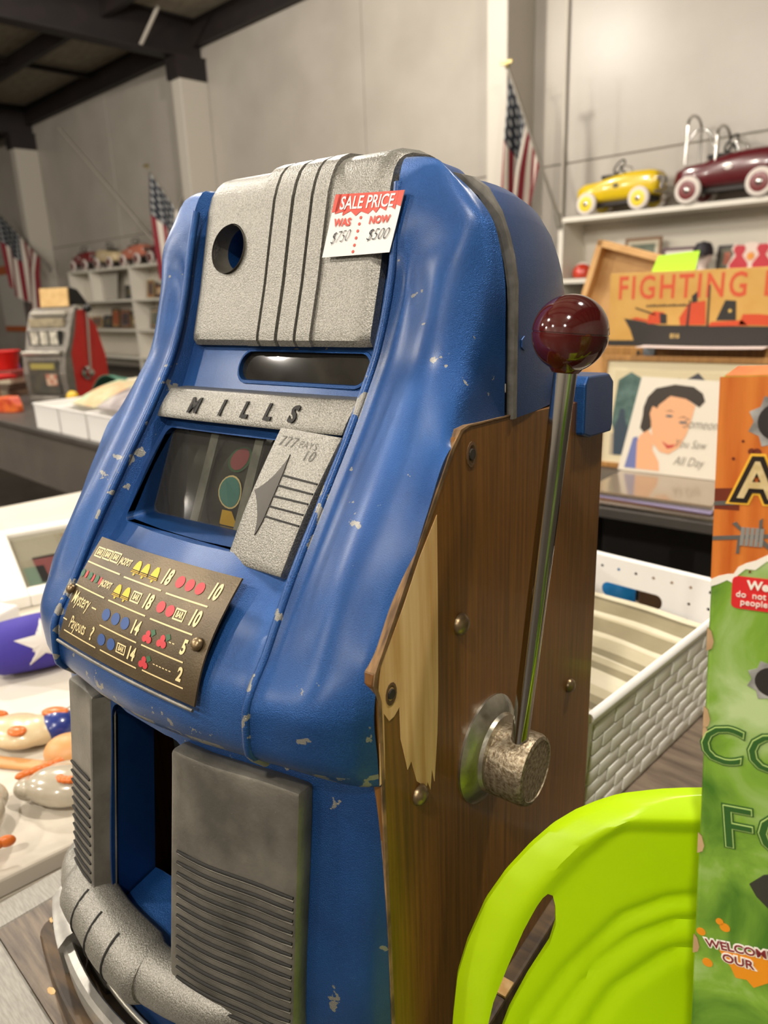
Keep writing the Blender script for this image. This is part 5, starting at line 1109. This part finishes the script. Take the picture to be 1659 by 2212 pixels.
clutter('red_tray', box(-.22, .22, -.14, .14, 0, .03), mat('tray_red', '#b82020', rough=.4), (-5.15, 2.24, TZ + .17), 'flat red tray lid on the tin left of the far slot machine', 'tray', .2)
clutter('printed_tin', lathe([(.12, 0), (.12, .165), (.001, .166)], 24), mat('tin_tan', '#b98a52', '#8a4a30', rough=.4, scale=14), (-5.15, 2.24, TZ + .001), 'tan printed tin under the flat red tray', 'tin', 0, 0, 30)
clutter('red_toy', loft([[(x, -.05 * k, 0), (x, .05 * k, 0), (x, .05 * k, .1 * k), (x, -.05 * k, .1 * k)] for x, k in ((-.1, .5), (-.06, 1), (.05, 1), (.1, .4))]), mat('toy_red', '#b3321e', '#d86a2a', rough=.4, scale=20), (-4.5, 2.1, TZ + .001), 'small red and orange toy at the far table edge', 'toy', .3)
clutter('purple_bag', ball((0, 0, .14), (.16, .12, .14), 16, 10), mat('bag_purple', '#4a3470', '#b04a9a', rough=.6, scale=6), (-6.3, 3.0, TZ + .0), 'purple and pink bag at the back of the far left table', 'bag', 0, 0, 60)
clutter('green_cloth', slab(lambda u, v, h: (-.35 + .7 * u, -.2 + .4 * v, .17 + .05 * math.sin(7 * u) * math.cos(5 * v) - .1 * abs(2 * u - 1) ** 3 - h), 16, 10, .006), mat('cloth_green', '#2c5a48', '#376b55', rough=.8, scale=10), (-3.95, 2.80, TZ + .002), 'rumpled dark green cloth behind the bins', 'cloth', .1, 0, 60)
clutter('yellow_toy', ball((0, 0, .05), (.05, .04, .05), 12, 8), mat('toy_yellow', '#d0a81c', rough=.4), (-4.36, 2.48, TZ + .001), 'small yellow toy beside the red sided slot machine', 'toy', 0, 0, 60)
clutter('white_plush', ball((0, 0, .06), (.12, .07, .06), 14, 8), mat('plush', '#d0c8c4', '#9a3a48', rough=.8, scale=14), (-4.02, 2.5, TZ + .001), 'white and red soft toy behind the bins', 'toy', .2, 0, 60)
clutter('white_canister', box(-.09, .09, -.07, .07, 0, .22), mat('canister_cream', '#cfc3a8', rough=.5), (-3.50, 2.48, TZ + .001), 'cream canister standing behind the bins near the blue machine', 'canister', .2)
clutter('teal_box', box(-.16, .16, -.08, .08, 0, .06), mat('teal_lid', '#5f9a9a', rough=.5), (-3.75, 2.34, TZ + .001), 'low teal box behind the bins', 'box', .1)

# ================================================================== THINGS ON THE WHITE TABLE
def blob(ells, vox=.004):
    return join(*[xf(ball((0, 0, 0), 1., 18, 12), T(*c) @ Rz(rz) @ Ry(ry) @ S(*r)) for c, r, rz, ry in ells])
def figurine(label, loc, rz, body, parts, m):
    t = thing('figurine', label, 'figurine', loc, rz, 'glossy figurines lying on the white table')
    o = mk('body', blob(body), m, t); bake(o, [('REMESH', dict(mode='VOXEL', voxel_size=.0035, use_smooth_shade=True), None), ('SMOOTH', dict(factor=.6, iterations=4), None)]); o.data.materials.clear(); o.data.materials.append(m); resmooth(o, 80)
    for nm, e, mm in parts: mk(nm, blob(e), mm, t, smooth=60)
    return t
M_FIGW = mat('glossy_off_white', '#a39a88', '#b9b09d', rough=.2, coat=.6, scale=20); M_FIGC = mat('glossy_cream', '#c9b48c', '#d6c49e', rough=.3, coat=.4, scale=16); M_FIGO = mat('figurine_orange', '#cf6a24', rough=.35); M_FIGB = mat('figurine_blue', '#1e2f78', rough=.3, coat=.4); M_FIGT = mat('figurine_tan', '#c08850', '#cf9a62', rough=.45, scale=10)
WZ = TZ - .002
figurine('cream figurine head with a blue hat and orange mark on the white table', (-.64, .145, WZ + .004), .3, [((0, 0, .02), (.055, .04, .022), 0, 0), ((-.05, -.01, .018), (.035, .03, .02), 0, 0), ((.03, .012, .02), (.035, .03, .022), 0, 0)],
         [('hat', [((.052, .03, .022), (.03, .03, .024), 0, 0)], M_FIGB), ('orange_mark', [((.045, .035, .042), (.022, .012, .006), .3, 0)], M_FIGO), ('cheek', [((.02, -.02, .036), (.016, .012, .006), 0, 0), ], M_FIGO), ('ear', [((-.055, .012, .032), (.018, .008, .008), .4, 0)], M_FIGO)], M_FIGC)
o = mk('wooden_stick', loft([[(x, -.011, 0), (x, .011, 0), (x, .011, .008), (x, -.011, .008)] for x in (0, .13)]), M_FIGT, loc=(-.645, .082, WZ + .001), rot=(0, 0, .45), bevel=.003); tag(o, 'tan wooden stick beside the cream figurine', 'stick')
figurine('off white figurine with an orange curl and tan cap on the white table', (-.445, .108, WZ + .006), .55, [((0, 0, .022), (.055, .035, .026), 0, 0), ((-.045, .0, .016), (.03, .022, .016), 0, 0), ((-.02, .035, .016), (.04, .02, .016), .4, 0)],
         [('tan_cap', [((-.03, .075, .024), (.038, .032, .026), 0, 0)], M_FIGT), ('orange_curl', [((.02 + .018 * math.cos(a), -.004 + .014 * math.sin(a), .045 - .003 * abs(math.cos(a))), (.007, .006, .005), 0, 0) for a in np.linspace(2.6, 5.6, 9)], M_FIGO), ('orange_edge', [((-.065 + .012 * k, .012 + .011 * k, .028), (.012, .006, .006), .7, 0) for k in range(6)], M_FIGO)], M_FIGW)
figurine('shiny off white figurine with orange trim nearest the metal table edge', (-.478, -.008, WZ + .006), .75, [((0, 0, .026), (.045, .055, .03), 0, 0), ((.0, .045, .022), (.035, .03, .024), 0, 0), ((-.045, -.02, .018), (.03, .04, .02), 0, 0)],
         [('orange_trim', [((-.02 + .012 * k, -.052 + .004 * abs(k - 4), .02), (.011, .006, .008), .2, 0) for k in range(8)], M_FIGO), ('orange_collar', [((-.035 + .01 * k, .07 - .003 * k, .03), (.011, .008, .008), 0, 0) for k in range(4)], M_FIGO)], M_FIGW)
o = mk('letter_opener', loft([[(x, -.006, 0), (x, .006, 0), (x, .006, .005), (x, -.006, .005)] for x in (0, .1)]), M_FIGB, loc=(-.76, .088, WZ + .001), rot=(0, 0, .35), bevel=.002); tag(o, 'small blue handled tool at the left edge of the white table', 'tool')
# rolled star cloth
sc2 = thing('star_flag', 'violet blue cloth roll with a white star beside the machine on the white table', 'cloth', (-.86, .315, WZ + .004), 1.12)
M_VIO = mat('violet_cloth', '#34288a', '#3e319a', rough=.75, scale=8)
def roll(u, a):
    k = 1 - .5 * max(0, abs(2 * u - 1) - .8) / .2
    return (-.11 + .22 * u, (.055 + .006 * math.sin(5 * u)) * k * math.cos(a), .05 + (.05 - .003 * math.cos(6 * u)) * k * math.sin(a))
mk('cloth_roll', loft([[roll(u, a) for a in np.linspace(0, 2 * PI, 24, endpoint=False)] for u in np.linspace(0, 1, 14)]), M_VIO, sc2, smooth=60, bevel=.0)
def rstar(x, y, h):
    a = PI - .35 - y / .055; u = (x + .11) / .22; return (x, (.055 + h + .006 * math.sin(5 * u)) * math.cos(a), .05 + (.05 + h - .003 * math.cos(6 * u)) * math.sin(a))
sv = []; 
for i in range(5):
    P = star(.0, .0, .052); c0 = (.0, .0)
    a, b, c = P[2 * i - 1], P[2 * i], P[(2 * i + 1) % 10]
    for k in range(6):
        t0, t1 = k / 6, (k + 1) / 6
        l0 = [c0[j] + (a[j] - c0[j]) for j in (0, 1)]
        sv.append([tuple(c0[j] * (1 - t0) + a[j] * t0 for j in (0, 1)), tuple(c0[j] * (1 - t0) + b[j] * t0 for j in (0, 1)), tuple(c0[j] * (1 - t1) + b[j] * t1 for j in (0, 1)), tuple(c0[j] * (1 - t1) + a[j] * t1 for j in (0, 1))])
        sv.append([tuple(c0[j] * (1 - t0) + b[j] * t0 for j in (0, 1)), tuple(c0[j] * (1 - t0) + c[j] * t0 for j in (0, 1)), tuple(c0[j] * (1 - t1) + c[j] * t1 for j in (0, 1)), tuple(c0[j] * (1 - t1) + b[j] * t1 for j in (0, 1))])
V = []; F = []
for q in sv: F.append(tuple(range(len(V), len(V) + 4))); V += [rstar(p[0], p[1], .0015) for p in q]
mk('white_star', (V, F), mat('star_white', '#dcd6d0', rough=.7), sc2, fix=False)
# framed print lying in a white tray frame, with more frames behind
def flat_frame(label, loc, rz, w, d, inner, m=M_WHITE, glassy=True):
    t = thing('picture_frame', label, 'picture', loc, rz); b = .06
    mk('frame', join(box(0, w, 0, b, 0, .03), box(0, w, d - b, d, 0, .03), box(0, b, b, d - b, 0, .03), box(w - b, w, b, d - b, 0, .03)), m, t, bevel=.004)
    p = mk('print', box(b, w - b, b, d - b, .002, .012), inner, t); mk('glass', ([(b, b, .018), (w - b, b, .018), (w - b, d - b, .018), (b, d - b, .018)], [(0, 1, 2, 3)]), M_GLASS, t, fix=False)
    return t, p
ff, pp = flat_frame('white framed colourful print lying flat on the white table', (-1.76, .62, WZ + .001), -.38, .62, .52, mat('print_base', '#b9ae9a', '#cfc6b4', rough=.5, scale=5))
for k, (x0, x1, y0, y1, c1) in enumerate(((.07, .25, .25, .37, '#5a4a40'), (.1, .3, .2, .25, '#b98a4a'), (.3, .5, .25, .37, '#9fb8ae'), (.3, .36, .27, .36, '#a83a3a'), (.07, .3, .07, .18, '#d2cabb'), (.28, .5, .1, .17, '#a5404a'), (.36, .51, .07, .12, '#8aa898'))): mk('print_patch', box(x0, x1, y0, y1, .0121, .0125), mat('patch_%d' % k, c1, rough=.5), pp)
flat_frame('pale framed print lying at the far corner of the white table', (-2.2, .40, WZ + .001), -.2, .34, .34, mat('print_pale', '#d0c3a6', '#e0d6c0', rough=.5, scale=5))
o = mk('white_box', box(-.12, .12, -.09, .09, 0, .05), M_PLAS, loc=(-1.17, .26, WZ + .001), rot=(0, 0, .3), bevel=.006); tag(o, 'low white box under the red oval badge on the white table', 'box')
o = mk('red_badge', prism(circ(0, 0, .085, .065, 28), 0, .016), mat('badge_red', '#d0403c', rough=.3), loc=(-1.15, .26, WZ + .0515), rot=(0, 0, .3), bevel=.004); tag(o, 'red oval badge on the low white box', 'badge')
o = mk('paper_sheet', slab(lambda u, v, h: (.16 * u, .12 * v, .004 * math.sin(3 * u) * v - h), 5, 4, .0006), mat('white_sheet', '#d6cfc4', rough=.6), loc=(-.80, .12, WZ + .002), rot=(0, 0, .35)); tag(o, 'white sheet of paper lying by the star cloth', 'paper')
